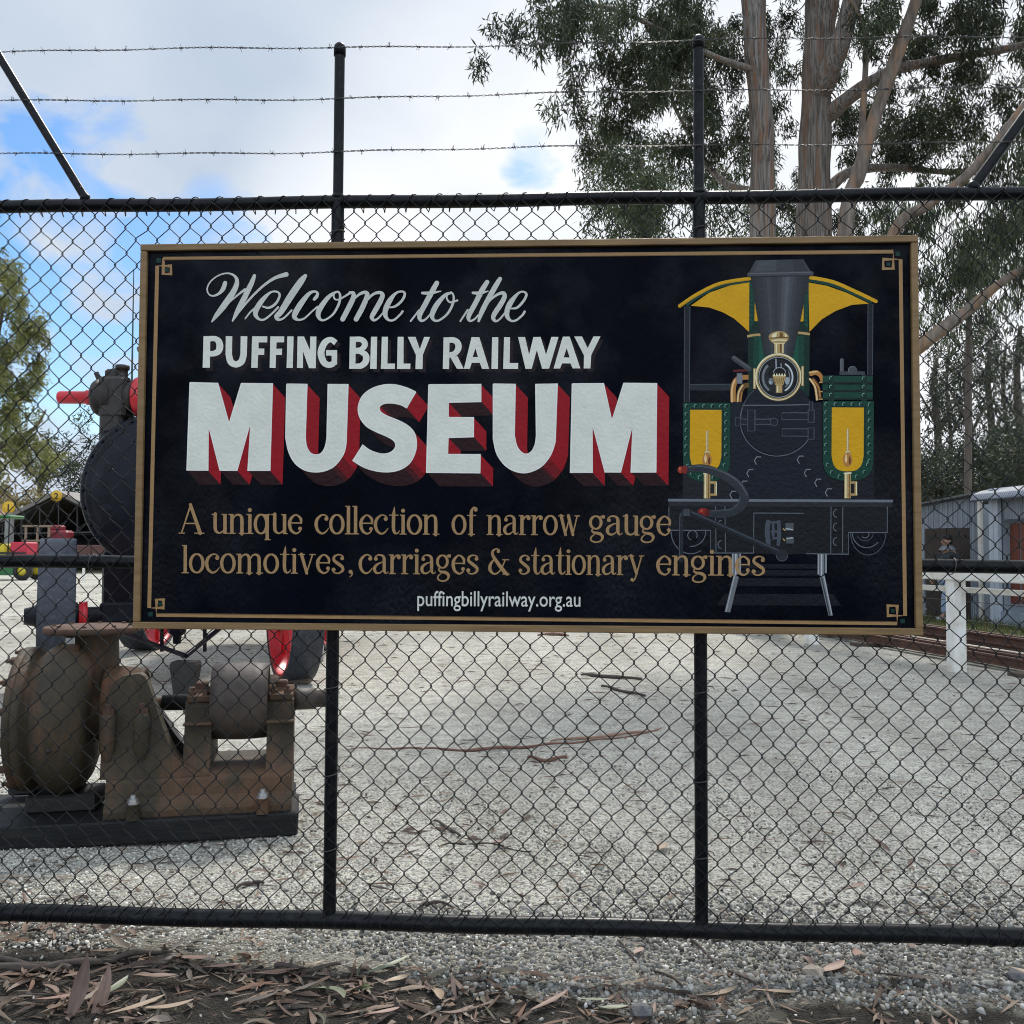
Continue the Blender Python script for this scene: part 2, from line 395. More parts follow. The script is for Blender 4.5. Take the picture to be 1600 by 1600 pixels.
def gravel(name, n, x0, x1, y0, y1, r0, r1, seed, dens, mat):
    rg = np.random.default_rng(seed); x = rg.uniform(x0, x1, n); y = y0+(y1-y0)*rg.power(1.0, n)
    keep = np.array([rg.random() < dens(a, b) for a, b in zip(x, y)]) & (np.abs(x) < .9*y+.3); x, y = x[keep], y[keep]; n = len(x)
    r = r0+(r1-r0)*rg.random(n)**2.2
    z = np.array([gz(a, b) for a, b in zip(x, y)])+r*.15
    s = np.stack([r*rg.uniform(.75, 1.25, n), r*rg.uniform(.75, 1.2, n), r*rg.uniform(.6, .95, n)], 1)
    return kind(island_mesh(name, ICO_V, ICO_F, np.stack([x, y, z], 1), s, mat, seed=seed), 'stuff')
def wob(x, y): return .25*math.sin(x*3.1+.7)*math.sin(y*4+x)+.12*math.sin(x*9.7)
def d_coarse(x, y): return max(.012, min(1, (y-(2.80-.15*x)-wob(x, y)*.4)/.16))*max(.12, min(1, .75+.8*x))*(1 if y < 3.15 else max(0, 1-(y-3.15)/.5))
def d_fine(x, y): return max(.02, min(1, (y-(2.82-.15*x)-wob(x, y)*.4)/.12))*(.35 if y < 3.05 else 1 if y < 4 else max(0, 1-(y-4)/2.2))
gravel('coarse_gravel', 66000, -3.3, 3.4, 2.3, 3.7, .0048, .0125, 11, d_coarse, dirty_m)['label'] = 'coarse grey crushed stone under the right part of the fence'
gravel('fine_gravel', 130000, -4.4, 4.4, 2.45, 6.2, .0035, .0075, 12, d_fine, stone_m)['label'] = 'fine pale gravel spread over the yard'

# ------------------------------------------------------------------ chain link fence
blackpipe = pm('black_pipe', (.0040, .0046, .0058), (.008, .009, .011), scale=20, rough=.34, spec=.16, bump=.05, c3=(.018, .018, .017), s3=38)
blackwire = pm('black_wire', (.005, .0055, .0055), (.012, .013, .013), scale=60, rough=.45, spec=.25)
galv = pm('weathered_wire', (.06, .06, .06), (.12, .11, .10), scale=80, rough=.5, metal=.6)
fence = thing('chain_link_fence', 'black pipe and chain link fence panel with three strands of barbed wire above', 'fence', (0, 2.97, 0), -YAW)
ZT, ZM, ZB = CAMH+1.1139, CAMH-.0424, CAMH-1.1527
XL, XR = -2.6, 2.6
def rail(name, z, r):
    b = MB(); b.tube([FEN.p(XL+.1*i, 0, z+.002*math.sin(i*.7)) for i in range(int((XR-XL)/.1)+1)], r, 16, blackpipe); return b.build(name, None, fence)
rail('top_rail', ZT, .0205); rail('middle_rail', ZM, .021); rail('bottom_rail', ZB, .027)
for x in (-.5636, .5852):
    top = FEN.hit(530 if x < 0 else 1091, 66 if x < 0 else 54)[1]
    b = MB(); b.cyl(FEN.p(x, 0, ZB+.01), FEN.p(x, 0, ZT), .0205, 16, blackpipe); b.cyl(FEN.p(x, 0, ZT-.01), FEN.p(x, 0, top-.02), .0165, 16, blackpipe)
    b.lathe(FEN.p(x, 0, ZT+.015), (0, 0, 1), [(0, .0215), (.006, .021), (.012, .0165)], 16, blackpipe)
    po = b.build('post', None, fence)
    c = MB(); c.lathe(FEN.p(x, 0, top-.045), (0, 0, 1), [(0, .0175), (0, .0195), (.025, .0195), (.034, .017), (.041, .010), (.044, 0)], 16, blackpipe); c.build('post_cap', None, po)
for (pa, pb, r) in (((133, 309), (-70, -25), .0135), ((1521, 292), (1700, 45), .0165)):
    s0, z0 = FEN.hit(*pa); s1, z1 = FEN.hit(*pb); b = MB(); b.cyl(FEN.p(s0, 0, z0), FEN.p(s1, 0, z1), r, 14, blackpipe)
    b.sphere(FEN.p(s0, 0, z0), r*1.25, 10, blackpipe); b.build('brace', None, fence)
def warp(x, z):
    k = .25+max(0, min(1, (ZT-z)/2.2))
    return (x+(.002+.006*k)*math.sin(2.3*z+1.7*x+.6)+.004*k*math.sin(7.1*x+5*z), z+(.002+.005*k)*math.sin(2.9*x+1.3*z)+.004*k*math.sin(6.3*z-4*x))
W2, HD = .03525, .0815
b = MB(); nw = int((XR-XL)/W2)
rows = int(round((ZT-ZB)/(HD/2))); hstep = (ZT-ZB)/rows
for i in range(nw):
    xc = XL+W2*i; pts = []
    for k in range(rows+1):
        sgn = 1 if (k+i) % 2 == 0 else -1
        jk = random.Random((2*i+sgn)*1009+k); jx, jz = jk.gauss(0, .0012), jk.gauss(0, .0015)
        z = ZB+k*hstep
        for dz, ex, dy in ((-.0042, .93, .0024*sgn), (-.0012, 1.0, .001*sgn), (.0012, 1.0, -.001*sgn), (.0042, .93, -.0024*sgn)):
            x_, z_ = warp(xc+sgn*(W2/2+.0019)*ex+jx, z+dz+jz); pts.append(FEN.p(x_, -.026+dy, z_))
    b.tube(pts, .00165, 5, blackwire, cap=False)
b.build('chain_mesh', None, fence, fix=False)
for z, r in ((ZT, .0205), (ZB, .027)):
    b = MB(); n = int((XR-XL)/(2*W2)); pts = []; e = 1 if z > 1 else -1
    for i in range(n):                       # one long wire spiralling round the pipe, once per diamond
        x0 = XL+2*W2*i+.006*rnd.uniform(-1, 1); sl = W2*rnd.uniform(.5, 1.1)
        for k in range(16):
            q = -math.pi*.62+e*2*math.pi*k/16; fr_ = k/16
            xx_ = x0+(sl*fr_*2 if fr_ < .5 else sl+(2*W2-sl)*(fr_*2-1)); rr_ = r+.0022+(.010 if k == 0 else 0)
            pts.append(FEN.p(warp(xx_, z)[0], -rr_*math.cos(q), z+rr_*math.sin(q)*e))
    b.tube(pts, .0019, 5, blackwire, cap=False)
    b.build('lacing_wire', None, fence, fix=False)
for (yl, ym, yr) in ((87, 74, 61), (164, 152.5, 138), (246, 236, 223)):
    zl, zm, zr = FEN.hit(0, yl)[1], FEN.hit(800, ym)[1], FEN.hit(1600, yr)[1]
    def zat(x):
        q = x/1.6; return zm+(zr-zl)/2*q+((zr+zl)/2-zm)*q*q+.004*math.sin(3.1*x+yl)+.0025*math.sin(11*x)
    b = MB(); nn = int((XR-XL)/.006)
    for ph_ in (0, math.pi):
        b.tube([FEN.p(XL+.006*i, -.019+.0017*math.cos(.006*i*150+ph_), zat(XL+.006*i)+.0017*math.sin(.006*i*150+ph_)) for i in range(nn)], .0011, 4, galv, cap=False)
    x = XL+.03
    while x < XR:
        z = zat(x)
        for k in range(4):
            q = rnd.uniform(0, 6.28); d = Vector((rnd.uniform(-.5, .5), math.cos(q), math.sin(q)))*.0135
            c = FEN.p(x+(.003 if k % 2 else -.003), -.019, z); dd = FEN.a*d.x+FEN.b*d.y*.7+Vector((0, 0, d.z))
            b.tube([c-dd*.15, c+dd], [.0010, .0006], 4, galv, cap=False)
        b.tube([FEN.p(x-.006+.0015*k, -.019+.0034*math.cos(k*1.6), z+.0034*math.sin(k*1.6)) for k in range(9)], .0009, 4, galv, cap=False)
        x += .0945+rnd.uniform(-.006, .006)
    b.build('barbed_wire', None, fence, fix=False)

for sx_ in [x_ for x_ in (-.5636, .5852)]:
    for zt_ in (CAMH-.95, CAMH-.72, CAMH-.45, ZT-.12):
        b = MB(); b.tube([FEN.p(sx_+.024*math.cos(q), -.004+.027*math.sin(q), zt_+.004*q) for q in [2*math.pi*k/14*1.15 for k in range(15)]]+[FEN.p(sx_+.03, -.032, zt_+.04), FEN.p(sx_+.036, -.036, zt_+.03)], .0016, 5, galv, cap=False); b.build('tie_wire', None, fence)
for xt_ in (-2.2, -1.75, -1.36, 1.33, 1.58, 1.86, 2.2):
    b = MB(); b.tube([FEN.p(xt_+.004*q, -.004+.027*math.sin(q), ZM+.025*math.cos(q)) for q in [2*math.pi*k/14*1.15 for k in range(15)]]+[FEN.p(xt_+.04, -.034, ZM+.02)], .0016, 5, galv, cap=False); b.build('tie_wire', None, fence)
# ------------------------------------------------------------------ the sign, painted in its own plane
BX0, BX1, BZ0, BZ1 = -1.1726, 1.2313, CAMH-.2474, CAMH+.9596
def homog(src, dst):
    A = []; y = []
    for (u, v), (a, b_) in zip(src, dst):
        A.append([u, v, 1, 0, 0, 0, -a*u, -a*v]); y.append(a); A.append([0, 0, 0, u, v, 1, -b_*u, -b_*v]); y.append(b_)
    return np.append(np.linalg.solve(np.array(A), np.array(y)), 1).reshape(3, 3)
HM = homog([(220, 385), (1431, 367), (1443, 990), (210, 985)], [(BX0, BZ1), (BX1, BZ1), (BX1, BZ0), (BX0, BZ0)])
def uv(px, py):
    q = HM @ np.array([px, py, 1.0]); return q[0]/q[2], q[1]/q[2]
FACE = -.066                       # front of the board, in front of the fence's pipes
sign = thing('welcome_sign', 'large black painted sign with gold timber frame hung on the chain link fence', 'sign', FEN.p(0, -.05, 0), -YAW)
panel_m = pm('black_sign_panel', (.0014, .0026, .0072), (.0009, .0013, .0034), scale=3.5, rough=.32, spec=.07, bump=.16, bscale=110, stretch=(1, 1, .5), c3=(.0022, .0036, .0085), s3=2.2)
gold_t = pm('gold_timber', (.275, .172, .074), (.20, .122, .05), scale=9, rough=.5, stretch=(1, 1, 6), bump=.1, spec=.3)
gold_h = pm('gold_timber_rail', (.275, .172, .074), (.19, .118, .05), scale=9, rough=.5, stretch=(.6, 1, 8), bump=.1, spec=.3)
b = MB(); b.box(FEN.p((BX0+BX1)/2, FACE+.009, (BZ0+BZ1)/2), (BX1-BX0-.01, .018, BZ1-BZ0-.01), panel_m, -YAW); pn = b.build('panel', None, sign)
for px, py in ((812, 418), (1332, 424), (300, 700), (246, 800), (1398, 620), (1385, 860), (700, 975), (1100, 978), (400, 396), (1050, 388)):
    b = MB(); u, v = uv(px, py); b.lathe(FEN.p(u, FACE, v), -FEN.b, [(-.001, .0042), (.0012, .0040), (.0018, .002), (.0012, 0)], 12, panel_m); b.build('screw', None, pn)
t_ = panel_m.node_tree; bs_ = t_.nodes['Principled BSDF']; c_ = t_.nodes.new('ShaderNodeTexCoord'); nz_ = t_.nodes.new('ShaderNodeTexNoise'); nz_.inputs['Scale'].default_value = 1.9; nz_.inputs['Detail'].default_value = 7; nz_.inputs['Roughness'].default_value = .62
t_.links.new(c_.outputs['Object'], nz_.inputs['Vector'])
for sock, lo_, hi_, a_, b_ in (('Specular IOR Level', .04, .20, .46, .72), ('Roughness', .5, .24, .4, .7)):   # varnish worn in patches
    mr_ = t_.nodes.new('ShaderNodeMapRange'); t_.links.new(nz_.outputs[0], mr_.inputs[0]); mr_.inputs[1].default_value = a_; mr_.inputs[2].default_value = b_; mr_.inputs[3].default_value = lo_; mr_.inputs[4].default_value = hi_; t_.links.new(mr_.outputs[0], bs_.inputs[sock])
b = MB(); fw = .021
for z in (BZ0+fw/2, BZ1-fw/2):
    b.box(FEN.p((BX0+BX1)/2, FACE+.008, z), (BX1-BX0, .044, fw), gold_h, -YAW, bev=.002)
for x in (BX0+fw/2, BX1-fw/2):
    b.box(FEN.p(x, FACE+.009, (BZ0+BZ1)/2), (fw, .043, BZ1-BZ0-2*fw-.0005), gold_t, -YAW, bev=.002)
b.build('frame', None, sign)

def cr(pts, n=6, closed=False):
    """smooth curve through points of any dimension; a point given twice is a corner"""
    pts = [tuple(p) for p in pts]; out = []; k = len(pts)
    rng_ = range(k if closed else k-1)
    for i in rng_:
        p1, p2 = pts[i], pts[(i+1) % k]
        if p1 == p2: continue
        p0 = pts[(i-1) % k] if (closed or i > 0) else p1; p3 = pts[(i+2) % k] if (closed or i+2 < k) else p2
        for j in range(n):
            t = j/n
            out.append(tuple(.5*((2*b_)+(-a+c)*t+(2*a-5*b_+4*c-d)*t*t+(-a+3*b_-3*c+d)*t**3) for a, b_, c, d in zip(p0, p1, p2, p3)))
    if not closed: out.append(pts[-1])
    return out
class Art:
    """flat painted shapes on the board, stacked like coats of paint"""
    def __init__(s, base=.0006, ramp=.00005, under=None): s.b = MB(); s.boxes = list(under.boxes) if under else []; s.base = base; s.rmp = ramp
    def z(s, P2):
        x0 = min(p[0] for p in P2); x1 = max(p[0] for p in P2); y0 = min(p[1] for p in P2); y1 = max(p[1] for p in P2)
        z = s.base
        for (a0, a1, b0, b1, zz_) in s.boxes:
            if a0 < x1 and x0 < a1 and b0 < y1 and y0 < b1: z = max(z, zz_+.00007)
        s.boxes.append((x0, x1, y0, y1, z)); return z
    def pt(s, p, z):
        u, v = uv(p[0], p[1]); return FEN.p(u, FACE-z, v)
    def poly(s, P2, mat, holes=(), z=None):
        z = s.z(P2) if z is None else z
        loops = [[Vector((p[0], p[1], 0)) for p in P2]]+[[Vector((p[0], p[1], 0)) for p in h] for h in holes]
        tri = tessellate_polygon(loops); fl = [p for l in loops for p in l]
        s.b.add([s.pt(p, z) for p in fl], tri, mat); return z
    def rect(s, x0, y0, x1, y1, mat): s.poly([(x0, y0), (x1, y0), (x1, y1), (x0, y1)], mat)
    def stroke(s, pts, mat, w=None, smooth=True, closed=False, caps=True, n=6, ramp=None):
        if ramp is None: ramp = s.rmp
        pts = [(p[0], p[1], p[2] if len(p) > 2 else w) for p in pts]
        q = cr(pts, n, closed) if smooth else pts
        z = s.z([(p[0]-p[2]/2, p[1]-p[2]/2) for p in q]+[(p[0]+p[2]/2, p[1]+p[2]/2) for p in q])
        k = len(q); L_ = []; dirs = []
        for i in range(k):
            a = q[(i-1) % k] if (closed or i > 0) else q[i]; c = q[(i+1) % k] if (closed or i < k-1) else q[i]
            dx, dy = c[0]-a[0], c[1]-a[1]; l = math.hypot(dx, dy) or 1; dirs.append((dx/l, dy/l))
        for i in range(k):
            x, y, ww = q[i]; dx, dy = dirs[i]; h = ww/2
            if not smooth and 0 < i < k-1:      # mitre
                a = q[i-1]; c = q[i+1]; d1 = (x-a[0], y-a[1]); d2 = (c[0]-x, c[1]-y); l1 = math.hypot(*d1); l2 = math.hypot(*d2)
                cosv = (d1[0]*d2[0]+d1[1]*d2[1])/(l1*l2); h = h/max(.4, math.sqrt(max(0, (1+cosv)/2)))
            zz_ = z+ramp*i/max(1, k-1)
            L_ += [s.pt((x-dy*h, y+dx*h), zz_), s.pt((x+dy*h, y-dx*h), zz_)]
        fs = [(2*i, 2*i+1, 2*i+3, 2*i+2) for i in range(k-1)]
        if closed: fs.append((2*k-2, 2*k-1, 1, 0))
        if ramp: s.boxes[-1] = s.boxes[-1][:4]+(z+ramp,)
        s.b.add(L_, fs, mat)
        if caps and not closed:
            for i, sg in ((0, -1), (k-1, 1)):
                x, y, ww = q[i]; dx, dy = dirs[i]; h = ww/2; zz_ = z+ramp*i/max(1, k-1)
                base = math.atan2(dy*sg, dx*sg)
                s.b.add([s.pt((x+h*math.cos(base+t), y+h*math.sin(base+t)), zz_) for t in [(-1+2*j/8)*math.pi/2 for j in range(9)]], [tuple(range(9))], mat)
    def ell(s, x, y, rx, ry, mat, n=28, a0=0, a1=None):
        s.poly([(x+rx*math.cos(2*math.pi*i/n), y+ry*math.sin(2*math.pi*i/n)) for i in range(n)], mat)
    def arc(s, x, y, rx, ry, a0, a1, w_, mat, n=20, caps=True):
        s.stroke([(x+rx*math.cos(R(a0+(a1-a0)*i/n)), y+ry*math.sin(R(a0+(a1-a0)*i/n)), w_) for i in range(n+1)], mat, smooth=False, caps=caps, ramp=0)
    def build(s, name): return s.b.build(name, None, sign, fix=False)
class Crop:                         # shapes noted in an enlarged crop's own units
    def __init__(c, art, x0, y0, sc_): c.a = art; c.x = x0; c.y = y0; c.s = sc_
    def q(c, p): return (c.x+p[0]/c.s, c.y+p[1]/c.s)+((p[2]/c.s,) if len(p) > 2 else ())
    def stroke(c, pts, mat, w=None, **k): c.a.stroke([c.q(p) for p in pts], mat, w/c.s if w else None, **k)
    def poly(c, pts, mat, holes=()): c.a.poly([c.q(p) for p in pts], mat, [[c.q(p) for p in h] for h in holes])
    def rect(c, x0, y0, x1, y1, mat): c.poly([(x0, y0), (x1, y0), (x1, y1), (x0, y1)], mat)
    def ell(c, x, y, rx, ry, mat, **k): p = c.q((x, y)); c.a.ell(p[0], p[1], rx/c.s, ry/c.s, mat, **k)
    def arc(c, x, y, rx, ry, a0, a1, w_, mat, **k): p = c.q((x, y)); c.a.arc(p[0], p[1], rx/c.s, ry/c.s, a0, a1, w_/c.s, mat, **k)
GOLD = paint(150, 118, 78); GOLDD = paint(95, 70, 45); TEAL = paint(16, 52, 46)
a = Art()
TR = [(253.5, 405), (253.5, 429.5), (265.5, 429.5), (265.5, 417), (244, 417), (233.5, 952.5), (256, 952.5), (256, 939.5), (245, 939.5), (245, 963.5), (1404, 971.5), (1404, 944), (1389.5, 944), (1389.5, 959.5), (1416.5, 959.5), (1406, 403), (1379, 403), (1379, 417.5), (1394.5, 417.5), (1394.5, 391), (253.5, 405)]
a.stroke(TR, GOLD, 4.2, smooth=False, caps=False, ramp=.0012)
for x, y in ((259.6, 423.2), (250.6, 945.8), (1397, 951.8), (1387, 410.5)): a.rect(x-2.8, y-2.8, x+2.8, y+2.8, TEAL)
for x, y in ((246.5, 408.5), (236, 962.5), (1412.5, 968), (1401.5, 394.5)): a.rect(x-3.6, y-3.4, x+3.6, y+3.4, TEAL)
a.stroke([(254, 407.8), (700, 402.4), (1394, 393.8)], GOLDD, 1.2, smooth=False, caps=False, ramp=0)
a.stroke([(245, 961.2), (1404, 969.0)], GOLDD, 1.0, smooth=False, caps=False, ramp=0)
a.build('gold_border')

WHITE = paint(200, 200, 187, 1.40); WHITE2 = paint(214, 213, 199, 1.40); SCR = paint(184, 184, 176, 1.35)
# script line
a = Art(.0008, .0003); c = Crop(a, 310, 420, 5.926); d = Crop(a, 560, 420, 5.926)
for k_, S in ((c, [
    [(240, 138, 38), (222, 190, 40), (185, 235, 26), (130, 258, 16), (88, 240, 14), (74, 190, 14), (105, 125, 13), (180, 68, 13), (265, 48, 15), (330, 75, 24), (350, 130, 40), (320, 215, 52), (240, 335, 58), (160, 440, 40), (118, 498, 12)],
    [(205, 390, 8), (300, 300, 14), (380, 232, 20), (425, 200, 26)],
    [(512, 70, 30), (488, 135, 44), (435, 245, 50), (365, 385, 48), (312, 490, 16)],
    [(312, 485, 12), (390, 385, 16), (450, 310, 20), (540, 215, 22), (620, 145, 24), (710, 88, 30), (808, 58, 44)],
    [(430, 468, 14), (480, 405, 16), (535, 360, 20)],
    [(590, 355, 14), (650, 368, 22), (715, 325, 24), (748, 255, 22), (725, 220, 18), (665, 225, 20), (595, 290, 42), (540, 370, 50), (525, 430, 42), (560, 475, 22), (610, 475, 20), (680, 420, 18), (735, 362, 20)],
    [(985, 72, 36), (940, 130, 60), (850, 262, 64), (765, 400, 54), (722, 450, 46), (742, 478, 26), (790, 462, 18), (860, 392, 18)],
    [(1070, 288, 28), (1092, 262, 32), (1100, 232, 24), (1072, 216, 20), (1020, 238, 34), (950, 325, 52), (898, 410, 52), (888, 455, 42), (925, 480, 22), (980, 465, 18), (1040, 410, 16), (1100, 357, 16)],
    [(1300, 225, 16), (1270, 222, 20), (1200, 270, 38), (1125, 372, 50), (1107, 432, 44), (1132, 478, 24), (1180, 475, 18), (1250, 420, 20), (1300, 325, 24), (1310, 255, 22), (1292, 218, 16), (1262, 228, 14), (1250, 262, 16), (1268, 290, 16), (1305, 288, 14), (1350, 262, 17), (1405, 228, 22)],
    [(1400, 226, 26), (1432, 232, 34), (1430, 280, 46), (1385, 375, 48), (1335, 472, 46)],
    [(1395, 350, 10), (1440, 285, 18), (1500, 235, 26), (1550, 226, 34), (1560, 262, 44), (1515, 370, 48), (1460, 472, 46)]]),
    (d, [
    [(25, 395, 8), (70, 310, 18), (130, 245, 24), (190, 225, 30), (222, 248, 40), (200, 310, 47), (150, 400, 46), (124, 450, 40), (142, 480, 26), (180, 465, 18), (235, 405, 16)],
    [(280, 363, 14), (340, 352, 22), (400, 302, 24), (428, 242, 24), (408, 216, 18), (350, 228, 22), (292, 295, 46), (252, 380, 50), (250, 440, 40), (282, 480, 22), (330, 478, 20), (385, 430, 20), (408, 400, 22)],
    [(722, 132, 44), (690, 190, 48), (620, 320, 48), (565, 430, 44), (577, 480, 26), (620, 468, 18), (680, 400, 16)],
    [(482, 485, 16), (560, 385, 18)], [(588, 225, 24), (660, 226, 30), (760, 208, 10)],
    [(862, 222, 18), (800, 245, 32), (722, 335, 48), (682, 420, 46), (692, 470, 28), (740, 480, 20), (820, 420, 22), (870, 330, 24), (880, 262, 20), (858, 218, 14), (826, 235, 12), (815, 272, 16), (840, 308, 18), (880, 305, 16), (914, 292, 18)],
    [(1188, 122, 42), (1140, 200, 48), (1080, 320, 46), (1022, 430, 44), (1027, 480, 24), (1070, 468, 18), (1110, 425, 14)],
    [(942, 485, 16), (1010, 380, 18)], [(1058, 222, 24), (1120, 224, 30), (1198, 206, 10)],
    [(1308, 92, 38), (1270, 155, 47), (1200, 280, 47), (1140, 400, 44), (1112, 484, 22)],
    [(1180, 350, 8), (1220, 290, 16), (1280, 240, 24), (1335, 222, 32), (1352, 255, 42), (1318, 325, 47), (1262, 410, 46), (1247, 455, 38), (1272, 484, 22), (1310, 463, 18), (1360, 400, 16)],
    [(1410, 367, 14), (1470, 357, 22), (1530, 292, 24), (1553, 238, 24), (1530, 212, 18), (1480, 224, 22), (1412, 305, 48), (1377, 380, 48), (1377, 440, 40), (1412, 480, 22), (1460, 475, 20), (1515, 430, 20), (1538, 396, 22)]])):
    for st in S: k_.stroke(st, SCR, n=7)
a.build('script_lettering')

# block line, with its dull shadow
def block(mat, dx, dy, name, base):
    a = Art(base); c = Crop(a, 310+dx, 420+dy, 5.926); d = Crop(a, 560+dx, 420+dy, 5.926); e = Crop(a, 690+dx, 510+dy, 6.154)
    bt = dict(caps=False)
    c.poly([(42, 632), (105, 632), (102, 925), (35, 925)], mat); c.stroke([(95, 656, 50), (150, 656, 50), (184, 682, 60), (194, 730, 64), (180, 772, 60), (140, 793, 52), (95, 795, 50)], mat, **bt)
    c.stroke([(279, 632, 60), (277, 800, 60), (277, 800, 60), (296, 868, 62), (345, 893, 58), (396, 865, 62), (415, 800, 60), (415, 800, 60), (418, 632, 62)], mat, **bt)
    c.poly([(493, 632), (635, 632), (633, 688), (553, 688), (553, 745), (607, 745), (606, 804), (550, 804), (545, 924), (486, 924)], mat)
    c.poly([(662, 632), (791, 632), (790, 686), (720, 688), (718, 747), (772, 745), (770, 804), (716, 804), (712, 924), (657, 924)], mat)
    c.poly([(820, 632), (878, 632), (872, 924), (814, 924)], mat)
    c.poly([(915, 632), (975, 632), (1032, 760), (1032, 632), (1090, 632), (1085, 926), (1022, 926), (966, 770), (966, 924), (910, 924)], mat)
    c.stroke([(1270, 690, 52), (1222, 660, 50), (1165, 692, 60), (1133, 780, 64), (1158, 868, 60), (1208, 896, 54), (1254, 878, 56)], mat, **bt)
    c.poly([(1180, 757), (1283, 757), (1283, 890), (1232, 900), (1232, 808), (1180, 808)], mat)
    c.poly([(1400, 632), (1456, 632), (1452, 930), (1395, 930)], mat)
    c.stroke([(1445, 657, 50), (1500, 657, 50), (1534, 680, 54), (1536, 718, 54), (1500, 752, 46), (1445, 756, 42)], mat, **bt)
    c.stroke([(1445, 770, 40), (1500, 772, 46), (1548, 805, 58), (1548, 862, 60), (1505, 902, 54), (1445, 906, 48)], mat, **bt)
    d.poly([(115, 632), (172, 632), (168, 930), (108, 930)], mat)
    d.poly([(215, 632), (272, 632), (268, 880), (338, 880), (336, 930), (207, 930)], mat)
    d.poly([(362, 632), (417, 632), (417, 880), (482, 880), (480, 930), (357, 930)], mat)
    d.poly([(455, 632), (528, 632), (568, 745), (608, 632), (662, 632), (596, 800), (594, 930), (528, 930), (532, 800)], mat)
    e.poly([(18, 106), (76, 106), (72, 410), (12, 410)], mat); e.stroke([(66, 132, 54), (115, 132, 54), (154, 160, 60), (160, 212, 60), (125, 262, 52), (66, 278, 50)], mat, **bt)
    e.poly([(85, 300), (152, 285), (213, 408), (148, 408)], mat)
    e.poly([(287, 103), (362, 103), (458, 408), (390, 408), (368, 350), (290, 350), (272, 408), (215, 408)], mat, [[(325, 210), (298, 295), (350, 295)]])
    e.poly([(485, 103), (545, 103), (542, 408), (480, 408)], mat)
    e.poly([(600, 102), (658, 102), (655, 350), (738, 350), (736, 407), (593, 408)], mat)
    e.poly([(735, 100), (802, 100), (842, 270), (882, 100), (952, 98), (1005, 270), (1055, 98), (1124, 98), (1035, 403), (968, 405), (916, 225), (868, 405), (808, 407)], mat)
    e.poly([(1165, 95), (1232, 95), (1335, 400), (1262, 400), (1240, 352), (1160, 352), (1140, 402), (1078, 402)], mat, [[(1203, 205), (1175, 295), (1232, 295)]])
    e.poly([(1275, 93), (1350, 93), (1405, 205), (1460, 92), (1528, 92), (1440, 270), (1432, 400), (1368, 400), (1370, 275)], mat)
    a.build(name)
block(paint(26, 10, 13, 1.0), 5, 5, 'lettering_shadow', .0003)
block(WHITE, 0, 0, 'block_lettering', .0014)

# MUSEUM: white faces with a red thickness running down to the right
c8 = lambda L_: [(280+p[0]/4, 585+p[1]/4) for p in L_]
M1 = c8([(66, 58), (240, 62), (312, 312), (388, 62), (582, 62), (568, 608), (432, 608), (445, 312), (362, 608), (257, 608), (185, 335), (180, 608), (50, 608)])
U1 = c8([(672, 65), (798, 65)]+cr([(790, 400), (798, 455), (822, 495), (858, 508), (892, 495), (915, 455), (925, 400)], 5)+[(932, 65), (1055, 65)]+cr([(1046, 430), (1030, 500), (980, 570), (920, 605), (850, 615), (780, 600), (722, 555), (685, 485), (667, 400)], 5))
S1 = c8(cr([(1480, 112), (1480, 112), (1422, 212), (1422, 212), (1385, 192), (1330, 182), (1280, 186), (1252, 208), (1262, 238), (1300, 262), (1370, 290), (1430, 322), (1470, 365), (1486, 425), (1478, 490), (1445, 555), (1390, 595), (1320, 612), (1240, 608), (1160, 585), (1088, 543), (1088, 543), (1150, 445), (1150, 445), (1200, 480), (1270, 500), (1325, 490), (1355, 455), (1345, 418), (1300, 390), (1230, 360), (1170, 325), (1130, 270), (1120, 210), (1142, 145), (1190, 100), (1260, 72), (1340, 66), (1420, 85)], 4, True))
E1 = [(670.2, 601.5), (752.1, 601), (752.1, 627.4), (701.2, 628.8), (701.2, 652.7), (740.6, 652.7), (740.6, 682.6), (701, 684), (700.5, 710.6), (751.5, 710.6), (751.3, 738.8), (667.5, 738.8)]
U2 = [(771, 600), (805.3, 600)]+cr([(804.4, 680), (808, 696), (815, 706), (823, 709.5), (831.5, 705), (837, 694), (838.8, 680)], 5)+[(837.5, 600), (870.9, 599.2)]+cr([(868.4, 690), (861, 711), (845, 730), (820, 738.8), (795, 731), (778, 711), (771.5, 686)], 5)
M2 = [(894.5, 599.2), (943.3, 598.6), (956.8, 656.1), (975, 598), (1026.1, 598), (1025.6, 737.2), (987.2, 737.2), (988.8, 664.8), (970.6, 737.2), (946.6, 737.2), (926.7, 664.8), (926.3, 737.8), (892.5, 738.4)]
a = Art(.0032)
reds = [paint(36, 9, 13, 1.2), paint(64, 8, 14, 1.2), paint(104, 5, 15, 1.25), paint(136, 2, 18, 1.3)]
